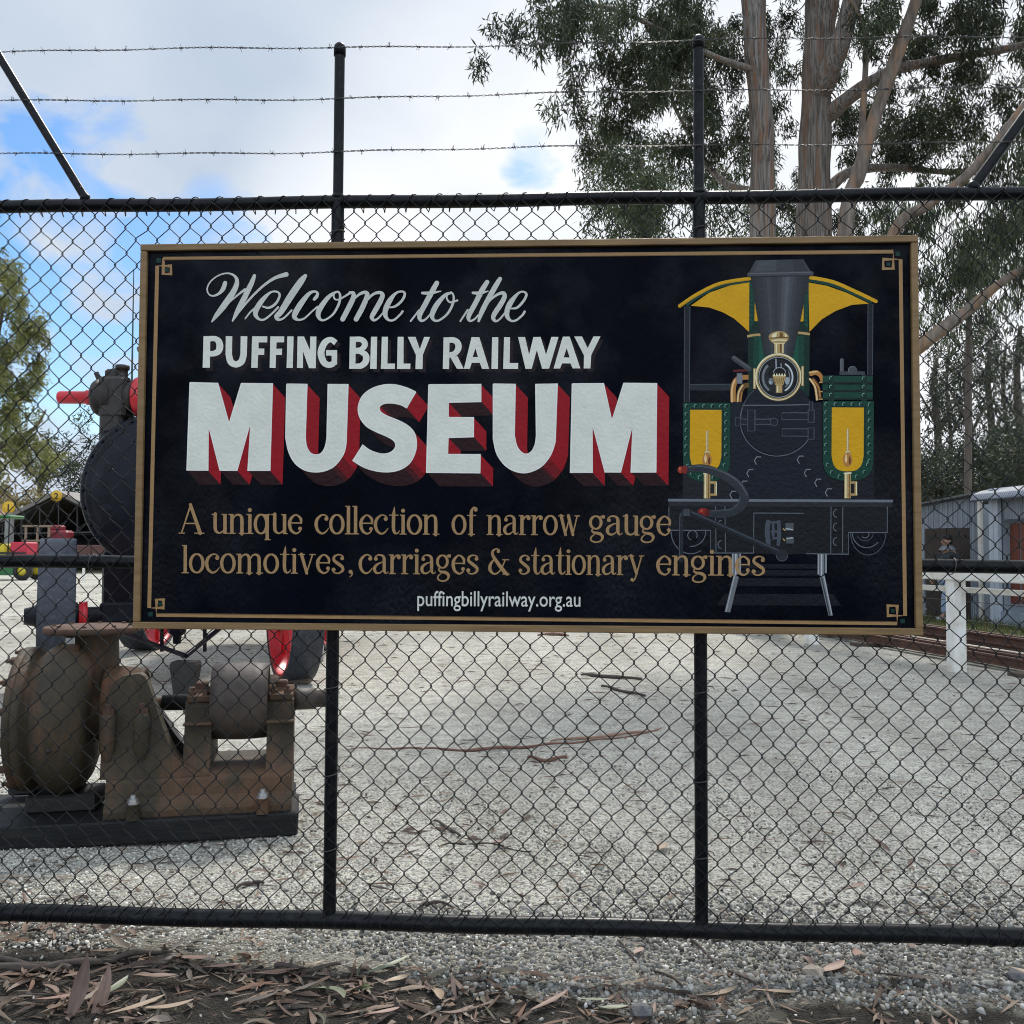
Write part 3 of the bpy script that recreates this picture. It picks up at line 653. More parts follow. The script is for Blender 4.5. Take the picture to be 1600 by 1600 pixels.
for q, oy in ((M1, 22), (U1, 22), (S1, 22), (E1, 21.5), (U2, 21.5), (M2, 21)):
    area = sum(q[i][0]*q[(i+1) % len(q)][1]-q[(i+1) % len(q)][0]*q[i][1] for i in range(len(q)))
    if area < 0: q = q[::-1]
    for i in range(len(q)):
        p0, p1 = q[i], q[(i+1) % len(q)]
        nx, ny = p1[1]-p0[1], -(p1[0]-p0[0]); l = math.hypot(nx, ny)
        if l < 1e-6: continue
        nx, ny = nx/l, ny/l
        if nx*20+ny*oy <= 0: continue
        t = max(0, nx)/(abs(nx)+abs(ny)); k_ = 3 if t > .62 else 2 if t > .5 else 1 if t > .38 else 0
        a.b.add([a.pt(p0, .0031), a.pt(p1, .0031), a.pt((p1[0]+20, p1[1]+oy), .0018), a.pt((p0[0]+20, p0[1]+oy), .0018)], [(0, 1, 2, 3)], reds[k_])
    a.poly(q, WHITE, z=.0032)
    a.boxes.append((min(p[0] for p in q), max(p[0] for p in q), min(p[1] for p in q), max(p[1] for p in q), .0032))
    a.stroke(q+[q[0]], WHITE2, 1.6, smooth=False, caps=False, ramp=0)
a.build('museum_lettering')
# ------------------------------------------------------------------ the painted locomotive
a = LOCO = Art(.0003); A = Crop(a, 1020, 370, 3.636); B = Crop(a, 1020, 690, 3.636)
YEL = paint(204, 152, 8); YELD = paint(176, 128, 6); GRN = paint(8, 58, 44); GRND = paint(5, 38, 30); GRNL = paint(14, 76, 58)
def gr(v, b_=6): return paint(v, v+b_//2, v+b_)
INK = paint(9, 13, 22); DK = paint(20, 24, 31); MID = paint(38, 42, 48); LINE = paint(92, 98, 104); LINE2 = paint(66, 72, 80); PALE = paint(150, 156, 160)
BRS = paint(176, 146, 92); BRSD = paint(104, 76, 36); BRSL = paint(226, 214, 172); COP = paint(172, 118, 58); COPL = paint(226, 190, 136); COPD = paint(96, 58, 26)
# tracks' sleepers, lower body
for y0, y1 in ((690, 715), (725, 755), (770, 815), (860, 925)): B.poly([(520-(y0-690)*.6, y0), (930+(y0-690)*.6, y0), (940+(y1-690)*.6, y1), (510-(y1-690)*.6, y1)], paint(8, 11, 19))
B.poly([(175, 100), (445, 100), (445, 320), (175, 320)], paint(24, 26, 30)); B.poly([(1262, 100), (968, 100), (968, 320), (1262, 320)], paint(14, 17, 24))
B.poly([(445, -230), (968, -230), (1010, 320), (445, 320)], paint(13, 18, 30))
B.poly([(97, 366), (1338, 366), (1338, 505), (1118, 508), (1118, 632), (335, 628), (335, 500), (97, 500)], paint(13, 15, 20))
# cab roof
A.poly([(215, 386), (320, 312), (440, 270), (552, 252), (552, 540), (510, 500), (460, 458), (400, 424), (320, 396)], YEL)
A.poly([(882, 252), (985, 270), (1100, 310), (1228, 371), (1130, 378), (1040, 412), (960, 460), (890, 532)], YEL)
A.stroke([(190, 384), (260, 334), (380, 276), (548, 244)], GRN, 16, caps=False); A.stroke([(884, 240), (1010, 264), (1140, 316), (1242, 364)], GRN, 16, caps=False)
A.stroke([(152, 388), (250, 322), (380, 260), (548, 231)], YEL, 20); A.stroke([(884, 222), (1020, 248), (1150, 303), (1266, 358)], YEL, 20)
A.stroke([(152, 394), (250, 331), (380, 268), (548, 239)], YELD, 5, caps=False)
A.poly([(576, 300), (602, 300), (602, 480), (576, 470)], YEL); A.poly([(835, 300), (856, 300), (856, 470), (835, 480)], YEL)
A.rect(547, 246, 577, 530, GRN); A.rect(856, 240, 884, 530, GRN)
for y in range(270, 500, 28): A.ell(560, y, 5, 6, GRNL, n=10); A.ell(870, y, 5, 6, GRNL, n=10)
# posts and rails
A.rect(178, 388, 213, 936, DK); A.rect(1218, 372, 1251, 780, DK)
for x in (180, 210): A.stroke([(x, 392), (x, 934)], LINE2, 4, smooth=False, caps=False)
for x in (1221, 1249): A.stroke([(x, 374), (x, 776)], LINE2, 4, smooth=False, caps=False)
A.rect(213, 834, 446, 868, paint(34, 36, 41)); A.stroke([(213, 834), (446, 832)], LINE2, 5, smooth=False, caps=False)
# boiler and dome
A.poly(cr([(540, 560), (548, 520), (580, 480), (640, 458), (790, 458), (850, 480), (882, 520), (890, 560)], 4), GRND)
for i, m_ in enumerate((GRND, GRN, GRNL, GRN, GRN, GRN, GRN, GRN, GRNL, GRN, GRND)):
    x0 = 540+350*i/11; A.rect(x0, 556, x0+350/11+.4, 900, m_)
A.stroke([(536, 560), (575, 552), (615, 550)], BRS, 14, caps=False); A.stroke([(815, 538), (850, 540), (892, 546)], BRS, 14, caps=False)
# pipes
A.stroke([(458, 932, 30), (458, 860, 30), (470, 815, 30), (500, 795, 28), (545, 792, 26)], COP, caps=False); A.stroke([(452, 932, 8), (452, 855, 8), (468, 808, 8)], COPL)
A.stroke([(490, 932, 32), (496, 880, 32), (515, 845, 30), (548, 836, 26)], BRSD, caps=False); A.stroke([(484, 930, 9), (490, 878, 9), (512, 838, 9)], COPL); A.stroke([(500, 930, 7), (508, 880, 7)], COP)
A.rect(478, 768, 510, 830, gr(96)); A.ell(494, 800, 18, 26, gr(120)); A.stroke([(462, 756), (538, 752)], paint(80, 24, 24), 14)
A.stroke([(890, 772, 26), (930, 765, 26), (955, 785, 22), (962, 815, 18)], COP, caps=False); A.stroke([(890, 764, 7), (935, 758, 7)], COPL)
A.stroke([(900, 800, 30), (930, 842, 34), (944, 920, 36)], COPD, caps=False); A.stroke([(892, 800, 10), (922, 845, 10), (934, 918, 10)], COPL); A.stroke([(912, 806, 9), (942, 850, 9), (952, 900, 8)], COP)
for y in (820, 872, 915): A.stroke([(945, y), (985, y)], BRS, 7, caps=False)
A.stroke([(462, 684), (548, 744)], gr(58), 30); A.stroke([(458, 676), (546, 736)], gr(86), 8)
# funnel
A.poly([(582, 126), (853, 121), (896, 190), (545, 196)], gr(58)); A.poly([(600, 130), (700, 126), (700, 188), (572, 192)], gr(70)); A.poly([(790, 126), (845, 124), (880, 186), (800, 188)], gr(48))
greys = [44, 50, 56, 62, 72, 62, 58, 66, 82, 94, 78, 64, 56, 50, 44]
for i, v in enumerate(greys):
    f0, f1 = i/len(greys), (i+1)/len(greys); t0 = 552+335*f0; t1 = 552+335*f1; b0 = 632+165*f0; b1 = 632+165*f1
    A.poly([(t0, 214), (t1+.5, 214), (b1+.5, 672), (b0, 672)], gr(int(v*.88)))
A.stroke([(545, 210), (720, 206), (898, 202)], gr(66), 26); A.stroke([(550, 204), (720, 200), (893, 196)], gr(92), 6); A.stroke([(552, 220), (720, 217), (890, 213)], gr(40), 6)
# smokebox
A.ell(710, 1020, 207, 215, paint(13, 17, 27)); A.arc(710, 1028, 208, 212, -185, -130, 5, LINE2); A.arc(708, 1036, 210, 204, 20, 200, 5, LINE)
A.arc(708, 1042, 190, 185, 40, 140, 3, DK)
A.stroke([(512, 952), (700, 951), (888, 946)], LINE, 6, smooth=False, caps=False)
for x0, y0, x1, y1 in ((735, 993, 905, 1032), (738, 1084, 900, 1126), (884, 976, 918, 1048), (884, 1078, 918, 1144), (890, 930, 908, 980)):
    A.rect(x0, y0, x1, y1, paint(17, 20, 30)); A.stroke([(x0, y1), (x0, y0), (x1, y0), (x1, y1), (x0, y1)], LINE2, 4.5, smooth=False, caps=False, ramp=0)
for x0, y0, x1, y1 in ((470, 1022, 500, 1070), (500, 1030, 690, 1060), (541, 978, 582, 1098)):
    A.rect(x0, y0, x1, y1, paint(20, 24, 34)); A.stroke([(x0, y1), (x0, y0), (x1, y0), (x1, y1), (x0, y1)], LINE2, 4.5, smooth=False, caps=False, ramp=0)
A.ell(690, 1046, 22, 22, paint(20, 24, 34)); A.arc(690, 1046, 22, 22, 0, 360, 4.5, LINE2, caps=False)
# headlamp
A.rect(571, 742, 588, 858, BRS); A.rect(844, 728, 859, 840, BRS); A.rect(575, 746, 580, 854, BRSL); A.rect(848, 732, 852, 836, BRSL)
A.ell(715, 792, 133, 136, BRSD, n=44); A.ell(713, 790, 131, 134, BRSL, n=44); A.ell(714, 792, 124, 127, BRS, n=44); A.ell(714, 792, 117, 120, paint(8, 9, 11), n=44)
A.arc(714, 792, 111, 114, 0, 360, 4, PALE, n=40, caps=False); A.ell(714, 792, 94, 98, paint(30, 33, 34), n=36); A.arc(714, 792, 88, 92, 130, 260, 14, gr(110)); A.arc(714, 792, 80, 86, -60, 60, 9, paint(190, 196, 198)); A.arc(714, 792, 64, 70, -50, 50, 6, gr(120)); A.ell(714, 770, 58, 54, paint(12, 13, 14))
A.ell(690, 715, 40, 22, paint(20, 21, 22)); A.stroke([(699, 690), (701, 740)], PALE, 7); A.stroke([(728, 714), (730, 752)], PALE, 5)
A.ell(720, 765, 34, 28, paint(14, 14, 14)); A.arc(720, 765, 34, 28, 180, 360, 4, PALE); A.poly([(680, 782), (756, 782), (742, 836), (696, 836)], BRS)
for i in range(5): A.poly([(682+15*i, 786), (689.5+15*i, 768), (697+15*i, 786)], BRSL); A.stroke([(692+13*i, 796), (697+10*i, 828)], BRSD, 4, smooth=False, caps=False)
A.rect(700, 836, 736, 880, BRS); A.rect(706, 840, 713, 878, BRSL); A.ell(672, 815, 14, 20, gr(110)); A.ell(764, 812, 14, 22, PALE); A.ell(668, 822, 8, 10, PALE)
A.rect(689, 596, 745, 656, BRS); A.rect(697, 598, 706, 654, BRSL); A.rect(722, 598, 732, 654, BRSD); A.rect(736, 598, 741, 654, BRSL); A.stroke([(690, 600), (746, 597)], BRSL, 8)
A.poly(cr([(658, 568), (664, 548), (690, 534), (716, 530), (745, 535), (766, 550), (771, 566), (764, 584), (744, 596), (688, 598), (668, 586)], 4, True), BRS)
A.poly([(680, 546), (705, 536), (700, 566), (674, 566)], BRSL); A.poly([(722, 536), (736, 538), (742, 566), (718, 566)], BRSD); A.poly([(748, 542), (760, 552), (762, 566), (752, 566)], BRSL); A.stroke([(664, 570), (714, 566), (768, 566)], BRSD, 6); A.stroke([(680, 584), (716, 580), (756, 582)], BRSL, 7)
# tanks
def tank(x0, x1, y0, yb, xi0, xi1, yi0, yib):
    xm = (x0+x1)/2; xim = (xi0+xi1)/2
    A.poly([(x0, y0), (x1, y0), (x1, yb-125)]+cr([(x1, yb-125), (x1-12, yb-62), (x1-52, yb-18), (xm, yb), (x0+52, yb-18), (x0+12, yb-62), (x0, yb-125)], 4), GRN)
    A.stroke([(xi0, yi0-6), (xi1+8, yi0-6), (xi1+8, yib-60)], GRND, 8, smooth=False)
    A.poly([(xi0, yi0), (xi1, yi0), (xi1, yib-90)]+cr([(xi1, yib-90), (xi1-12, yib-38), (xi1-42, yib-8), (xim, yib), (xi0+42, yib-8), (xi0+12, yib-38), (xi0, yib-90)], 4), YEL)
    riv = [(x0+18, y) for y in range(int(y0)+18, int(yb)-120, 46)]+[(x1-24, y) for y in range(int(y0)+18, int(yb)-110, 46)]+[(x0+70+48*i, y0+18) for i in range(4)]+[(x0+28, yb-92), (x0+52, yb-50), (x0+95, yb-26), (x1-95, yb-26), (x1-52, yb-52), (x1-32, yb-95)]
    for x, y in riv:
        A.ell(x+2, y+2, 9, 10, GRND, n=12); A.arc(x, y, 8, 9, 130, 290, 4, paint(110, 150, 138), n=7)
tank(175, 443, 938, 1388, 214, 393, 978, 1330)
for y in (782, 828, 874): A.rect(966, y, 1250, y+36, GRN); A.rect(966, y+36, 1250, y+46, paint(6, 22, 20)); [(A.ell(x, y+17, 10, 10, GRND, n=12), A.arc(x, y+16, 8, 8, 130, 300, 4, paint(110, 150, 138), n=7)) for x in (1012, 1196)]
A.rect(1000, 778, 1030, 930, paint(6, 40, 32)); A.rect(1185, 778, 1215, 930, paint(6, 40, 32))
for y in (790, 838, 884):
    for x in (1012, 1198): A.arc(x, y+6, 9, 9, 130, 300, 4, paint(110, 150, 138), n=7)
tank(968, 1256, 926, 1380, 1018, 1200, 962, 1325)
A.stroke([(1075, 692), (1075, 752)], gr(76), 22); A.stroke([(1070, 690), (1070, 750)], gr(110), 4); A.rect(1062, 756, 1206, 776, gr(60)); A.ell(1136, 750, 26, 24, gr(68)); A.arc(1136, 750, 24, 22, 150, 300, 4, gr(110))
# hexagon bolts
for x, y in ((605, 103), (848, 97), (563, 175), (890, 172), (530, 240), (948, 228), (468, 298), (1010, 282)):
    hx = [(x+25*math.cos(R(60*i)), y+25*math.sin(R(60*i))) for i in range(6)]
    B.poly(hx, paint(10, 13, 22)); B.stroke([hx[2], hx[3], hx[4], hx[5]], paint(120, 124, 128), 5, smooth=False, caps=False, ramp=0)
# brass keys
for dx, dy, y0 in ((0, 0, 1096), (797, -4, 1083)):
    A.rect(305+dx, y0, 320+dx, 1215+dy, BRS); A.rect(308+dx, y0+2, 312+dx, 1213+dy, BRSL)
    A.ell(313+dx, 1225+dy, 17, 17, BRS); A.arc(313+dx, 1225+dy, 11, 11, 150, 330, 4, BRSL); A.ell(312+dx, 1263+dy, 27, 40, COP); A.ell(303+dx, 1256+dy, 7, 24, COPL, n=14); A.ell(324+dx, 1268+dy, 6, 24, COPD, n=14)
    A.rect(294+dx, 1336+dy, 331+dx, 1482+dy, BRS); A.rect(299+dx, 1338+dy, 307+dx, 1480+dy, BRSL); A.rect(320+dx, 1338+dy, 325+dx, 1480+dy, COPD); A.stroke([(294+dx, 1340+dy), (331+dx, 1338+dy)], BRSL, 8)
    for q in ((331, 1384, 368, 1398), (354, 1398, 362, 1456), (331, 1454, 370, 1466)): A.rect(q[0]+dx, q[1]+dy, q[2]+dx, q[3]+dy, BRS)
    A.rect(362+dx, 1390+dy, 368+dx, 1460+dy, BRSL)
# buffer beam and outline work
B.rect(92, 321, 1370, 336, paint(104, 110, 116)); B.rect(95, 336, 1366, 364, paint(34, 36, 40))
for L_ in ([(97, 366), (97, 500), (335, 500), (335, 628), (580, 628), (580, 400), (865, 400)], [(876, 630), (1118, 632), (1118, 508), (1338, 508), (1338, 360)], [(1085, 362), (1085, 625)], [(1018, 362), (1018, 625)], [(362, 362), (366, 625)], [(415, 362), (420, 625)]):
    B.stroke(L_, LINE, 4.5, smooth=False, caps=False, ramp=0)
B.rect(1023, 366, 1080, 622, paint(8, 10, 16)); B.rect(370, 366, 413, 622, paint(8, 10, 16))
for x, y in ((1050, 400), (1050, 478), (1050, 560), (395, 465), (395, 580)): B.arc(x, y, 18, 22, 90, 270, 5, LINE)
B.arc(222, 505, 112, 128, 60, 178, 5, LINE); B.arc(225, 505, 82, 86, -3, 95, 5, LINE); B.arc(232, 528, 27, 27, 110, 390, 5, LINE)
B.arc(1230, 510, 100, 126, 2, 178, 5, LINE2); B.arc(1222, 510, 82, 84, 40, 178, 5, LINE); B.arc(1212, 515, 46, 40, 0, 160, 4, LINE2); B.arc(1212, 515, 22, 24, -20, 130, 5, LINE)
# coupling
B.poly(cr([(650, 425), (860, 425), (872, 440), (872, 615), (855, 632), (660, 632), (632, 600), (632, 450)], 3, True), paint(15, 17, 21))
for st in ([(662, 450, 26), (656, 500, 28), (664, 582, 26)], [(690, 462, 14), (690, 530, 16)], [(722, 448, 20), (724, 520, 22), (720, 578, 20)], [(665, 452, 14), (720, 452, 14)], [(680, 505, 12), (716, 505, 12)], [(690, 545, 12), (716, 540, 12)]): B.stroke(st, paint(66, 72, 80))
B.rect(760, 455, 806, 498, gr(74)); B.rect(764, 535, 808, 572, gr(74)); B.stroke([(764, 488), (800, 494)], PALE, 8); B.stroke([(770, 545), (800, 540)], PALE, 8); B.stroke([(748, 490), (758, 498)], BRS, 7); B.stroke([(748, 548), (756, 556)], BRS, 7)
# hose and lever
B.stroke([(205, 152, 40), (290, 148, 46), (390, 180, 50), (480, 238, 54), (523, 300, 54), (510, 358, 50), (455, 396, 46), (390, 408, 42), (325, 402, 40)], paint(42, 46, 50), n=8)
B.stroke([(205, 140, 8), (290, 136, 10), (395, 164, 12), (490, 222, 12), (540, 296, 10)], paint(72, 76, 80), n=8); B.stroke([(500, 310, 8), (490, 345, 10), (445, 378, 8), (340, 388, 6)], paint(66, 70, 74), n=8)
B.ell(162, 156, 17, 20, paint(150, 50, 32)); B.ell(184, 155, 16, 24, paint(120, 34, 22)); B.ell(158, 150, 6, 7, paint(196, 100, 70)); B.ell(290, 396, 29, 24, paint(128, 26, 22)); B.ell(316, 400, 14, 22, paint(84, 20, 18)); B.ell(282, 388, 9, 7, paint(170, 70, 56))
B.stroke([(166, 670, 26), (166, 470, 26), (166, 430, 28), (180, 398, 28), (215, 396, 28)], paint(32, 36, 42)); B.stroke([(158, 660, 5), (158, 440, 5), (168, 406, 5)], LINE2)
B.stroke([(222, 404), (745, 636)], paint(30, 33, 40), 40); B.stroke([(228, 396), (742, 622)], LINE2, 6); B.stroke([(222, 414), (735, 645)], paint(12, 14, 18), 8)
B.ell(740, 640, 36, 36, paint(34, 37, 42)); B.arc(740, 640, 32, 32, 0, 180, 5, LINE2); B.rect(178, 378, 216, 420, paint(50, 54, 58))
for x in (184, 192, 200, 208): B.stroke([(x, 380), (x, 418)], paint(76, 80, 84), 3, smooth=False, caps=False)
# rails
for x0, dd in ((456, -1), (944, 1)):
    for i, v in enumerate((150, 90, 170, 120, 60, 140)): B.poly([(x0+8.5*i, 632), (x0+8.5*i+8.8, 632), (x0+8.5*i+8.8, 748+8*math.sin(i)), (x0+8.5*i, 748+8*math.sin(i))], gr(v))
B.poly([(466, 752), (496, 764), (448, 966), (416, 962)], gr(104)); B.stroke([(470, 760), (424, 960)], gr(150), 7); B.poly([(956, 764), (984, 752), (1030, 980), (1008, 984)], gr(112)); B.stroke([(966, 764), (1014, 978)], gr(60), 8); B.stroke([(980, 760), (1027, 978)], gr(160), 6)
a.build('painted_locomotive')
# ------------------------------------------------------------------ serif lines: strokes in units (x right, y up, x-height 165)
def GL():
    St = lambda x, y0, y1, w_=28: ([(x, y0, w_), (x, y1, w_)], 0)
    Se = lambda x0, x1, y=4, w_=9: ([(x0, y, w_), (x1, y, w_)], 0)
    C = lambda *p: (list(p), 1)
    D = lambda x, y, r: ((x, y, r), 2)
    O = lambda x, y, rx, ry, k, t: ([(x+rx*math.cos(q), y+ry*math.sin(q), t+(k-t)*abs(math.cos(q))) for q in [2*math.pi*i/20 for i in range(20)]], 3)
    g = {}
    g['u'] = (136, [Se(0, 40, 160), C((30, 164, 28), (30, 164, 28), (30, 55, 28), (38, 22, 24), (62, 7, 15), (88, 16, 12), (108, 42, 9)), St(112, 0, 164), Se(84, 112, 160), Se(112, 138)])
    g['n'] = (146, [Se(0, 30, 160), St(30, 0, 164), Se(2, 62), C((38, 118, 8), (58, 150, 13), (86, 158, 17), (108, 142, 25), (114, 105, 28), (114, 0, 28)), Se(88, 146)])
    g['m'] = (228, [Se(0, 30, 160), St(30, 0, 164), Se(2, 60), C((38, 118, 8), (58, 150, 13), (84, 158, 17), (106, 142, 25), (112, 105, 28), (112, 0, 28)), Se(86, 140), C((120, 118, 8), (140, 150, 13), (166, 158, 17), (190, 142, 25), (196, 105, 28), (196, 0, 28)), Se(170, 228)])
    g['i'] = (58, [Se(2, 30, 160), St(30, 0, 164), Se(0, 60), D(29, 197, 17)])
    g['q'] = (142, [O(62, 82, 48, 78, 27, 13), C((70, 158, 12), (100, 156, 12), (136, 162, 9)), St(114, -44, 160), Se(92, 142, -47)])
    g['e'] = (122, [C((18, 92, 11), (112, 92, 11)), C((110, 92, 18), (106, 130, 22), (66, 159, 13), (26, 128, 24), (14, 84, 28), (28, 32, 24), (66, 6, 16), (98, 20, 12), (112, 45, 9)), D(102, 46, 16)])
    g['c'] = (124, [D(103, 128, 17), C((116, 132, 9), (104, 150, 11), (68, 160, 13), (28, 130, 24), (14, 84, 28), (28, 32, 24), (64, 6, 17), (98, 20, 13), (122, 50, 6))])
    g['o'] = (132, [O(66, 83, 53, 77, 27, 14)])
    g['l'] = (58, [Se(2, 30, 231), St(30, 0, 235), Se(0, 60)])
    g['t'] = (92, [C((50, 228, 4), (47, 195, 18), (44, 160, 28), (42, 60, 28), (50, 20, 24), (68, 8, 14), (86, 18, 10), (94, 32, 6)), Se(6, 84, 160)])
    g['f'] = (88, [C((40, 0, 28), (40, 0, 28), (40, 170, 28), (46, 205, 22), (66, 226, 14), (90, 218, 10)), D(80, 206, 15), Se(4, 84, 160), Se(10, 74)])
    g['a'] = (136, [D(26, 126, 16), C((14, 130, 8), (28, 150, 11), (60, 160, 14), (92, 146, 22), (100, 115, 27), (100, 40, 27), (108, 12, 17), (122, 8, 10), (136, 20, 6)), C((98, 102, 8), (56, 90, 14), (22, 66, 24), (14, 38, 27), (28, 12, 20), (58, 9, 14), (88, 30, 9), (98, 50, 7))])
    g['r'] = (106, [Se(0, 30, 160), St(30, 0, 164), Se(2, 64), C((38, 112, 8), (56, 146, 13), (82, 158, 14), (100, 150, 12)), D(90, 140, 17)])
    g['g'] = (134, [O(56, 106, 44, 52, 24, 13), C((88, 140, 9), (104, 158, 11), (126, 162, 9)), D(118, 152, 14), C((36, 60, 9), (24, 38, 13), (44, 22, 20), (88, 14, 26), (112, -12, 24), (96, -46, 14), (52, -56, 13), (18, -40, 14), (20, -14, 13), (44, 6, 8)), ])
    g['w'] = (196, [Se(0, 56, 160), C((26, 162, 27), (68, 4, 24)), C((66, 4, 11), (104, 160, 11)), C((92, 162, 27), (134, 4, 24)), C((132, 4, 11), (172, 160, 12)), Se(148, 198, 160)])
    g['v'] = (148, [Se(0, 58, 160), C((28, 162, 27), (74, 4, 24)), C((72, 4, 11), (122, 160, 12)), Se(96, 150, 160)])
    g['s'] = (116, [D(96, 130, 16), C((108, 134, 8), (96, 152, 10), (62, 160, 13), (30, 144, 20), (26, 114, 24), (60, 86, 28), (96, 58, 26), (100, 28, 22), (66, 6, 13), (30, 10, 11), (12, 30, 8)), D(23, 35, 17)])
    g['y'] = (150, [Se(0, 58, 160), C((28, 162, 27), (80, 14, 24)), C((128, 160, 12), (84, 20, 13), (62, -36, 12), (40, -52, 9)), D(38, -38, 15), Se(102, 154, 160)])
    g['A'] = (212, [C((24, 6, 12), (98, 236, 14)), C((96, 240, 26), (178, 4, 31)), C((50, 84, 11), (140, 84, 11)), Se(0, 52), Se(130, 212)])
    g['&'] = (176, [D(84, 193, 14), C((92, 205, 9), (66, 214, 12), (38, 196, 19), (38, 158, 24), (88, 84, 30), (140, 18, 30), (160, 2, 22)), C((46, 126, 10), (18, 84, 24), (14, 42, 28), (40, 9, 18), (74, 11, 13), (110, 50, 11), (142, 124, 10)), Se(116, 174, 124), Se(120, 178, 4)])
    g[','] = (34, [D(18, 18, 17), C((32, 14, 8), (30, -8, 11), (10, -26, 5))])
    return g
GLY = GL()
a = Art(.0016, under=LOCO); GT = paint(158, 126, 86, 1.15)
def serif(word, x0, x1, yb, xh):
    k = xh/165.0; sp = 4; tot = sum(GLY[ch][0] for ch in word)+sp*(len(word)-1); sx = (x1-x0)/tot; cx_ = 0
    for ch in word:
        adv, S = GLY[ch]
        q = lambda p: (x0+(cx_+p[0])*sx, yb-p[1]*k)+((p[2]*(sx+k)/2,) if len(p) > 2 else ())
        for st, ty in S:
            if ty == 0: a.stroke([q(p) for p in st], GT, smooth=False, caps=False, ramp=0)
            elif ty == 1: a.stroke([q(p) for p in st], GT, n=6)
            elif ty == 2: a.ell(*q((st[0], st[1])), st[2]*(sx+k)/2, st[2]*(sx+k)/2, GT, n=16)
            else: a.stroke([q(p) for p in st], GT, closed=True, n=3, ramp=0)
        cx_ += adv+sp
for wd, x0, x1 in (('A', 279.4, 319.7), ('unique', 331, 473.4), ('collection', 492.2, 687.8), ('of', 707, 746), ('narrow', 761.5, 907.5), ('gauge', 921.8, 1050.4)): serif(wd, x0, x1, 836, 31.3)
for wd, x0, x1 in (('locomotives', 284.4, 539.6), (',', 545.8, 552), ('carriages', 561.6, 749.7), ('&', 764.7, 797.5), ('stationary', 811, 1007.9), ('engines', 1027, 1197.7)): serif(wd, x0, x1, 898, 31)
a.build('serif_lettering')
# web address
tcu = bpy.data.curves.new('web', 'FONT'); tcu.body = 'puffingbillyrailway.org.au'; tcu.offset = .006; tcu.resolution_u = 4
tob = bpy.data.objects.new('web', tcu); col.objects.link(tob)
me = bpy.data.meshes.new_from_object(tob.evaluated_get(bpy.context.evaluated_depsgraph_get()))
vv = [v.co.copy() for v in me.vertices]; ff = [tuple(p.vertices) for p in me.polygons]
bpy.data.objects.remove(tob); bpy.data.meshes.remove(me); bpy.data.curves.remove(tcu)
ax0, ax1 = min(v.x for v in vv), max(v.x for v in vv); ay0, ay1 = min(v.y for v in vv), max(v.y for v in vv)
a = Art(.0016)
a.b.add([a.pt((653.8+(v.x-ax0)/(ax1-ax0)*255.2, 955.6-(v.y-ay0)/(ay1-ay0)*31.6), .0016) for v in vv], ff, paint(202, 202, 192, 1.2))
a.build('web_address')

# ------------------------------------------------------------------ centrifugal pump on its black plinth
rust = pm('rusty_iron', (.045, .032, .021), (.085, .053, .032), scale=7, rough=.75, bump=.25, bscale=60, c3=(.125, .056, .028), s3=4.5, spec=.3)
rust_o = pm('mossy_iron', (.026, .022, .0135), (.080, .058, .033), lo=.3, hi=.72, scale=5, rough=.66, bump=.45, bscale=50, c3=(.13, .068, .038), s3=3.2, spec=.35, stretch=(1, 1, .5))
rust_r = pm('red_rust_iron', (.075, .042, .030), (.125, .068, .045), scale=10, rough=.8, bump=.2, bscale=70, c3=(.08, .055, .035), s3=6, spec=.3)
rust_p = pm('brown_pulley_iron', (.052, .040, .033), (.082, .062, .050), scale=16, rough=.6, bump=.08, c3=(.035, .026, .022), s3=5, spec=.4)
dark_i = pm('dark_iron', (.008, .0075, .007), (.018, .016, .014), scale=12, rough=.55, bump=.15)
plinth_m = pm('black_timber', (.006, .0065, .007), (.013, .014, .015), spec=.25, scale=8, rough=.6, bump=.2, bscale=40, stretch=(.3, 1, 2), c3=(.022, .022, .02), s3=18)
zinc = pm('zinc_bolt', (.55, .56, .56), (.4, .4, .4), scale=30, rough=.35, metal=.9)
pr = G(465, 1306); plft = G(0, 1332)
PA = math.atan2(pr.y-plft.y, pr.x-plft.x); PU = Frame(pr, PA)
pump = thing('centrifugal_pump', 'rusty old centrifugal pump with belt pulley bolted on a black timber plinth', 'pump', PU.p(-.6, .3, 0), PA)
hp = PU.hit(465, 1270)[1]
TA = .33                                            # the shaft's line
sh = lambda px, py=1090, t=TA: PU.hit(px, py, t)
zs = sh(400, 1094)[1]
b = MB(); b.box(PU.p(-1.0, .17, hp/2), (2.0, .34, hp), plinth_m, PA, bev=.008); b.build('plinth', None, pump)
b = MB(); b.box(PU.p(-1.0, .53, hp/2-.01), (1.96, .30, hp-.02), plinth_m, PA, bev=.008); b.build('plinth', None, pump)
# bed casting
zb = PU.hit(440, 1205, .06)[1]; s0 = PU.hit(163, 1230, .06)[0]; s1 = PU.hit(456, 1230, .06)[0]
b = MB()
prof = [(.040, hp+.001), (.040, hp+.03), (.046, hp+.045), (.062, hp+.058), (.074, hp+.08), (.082, zb-.03), (.094, zb-.008), (.115, zb), (.56, zb), (.575, hp+.075), (.615, hp+.045), (.615, hp+.001)]
b.prism([PU.p(s0, t, z) for t, z in prof], PU.a*(s1-s0), rust_o)
b.build('bed_casting', None, pump)
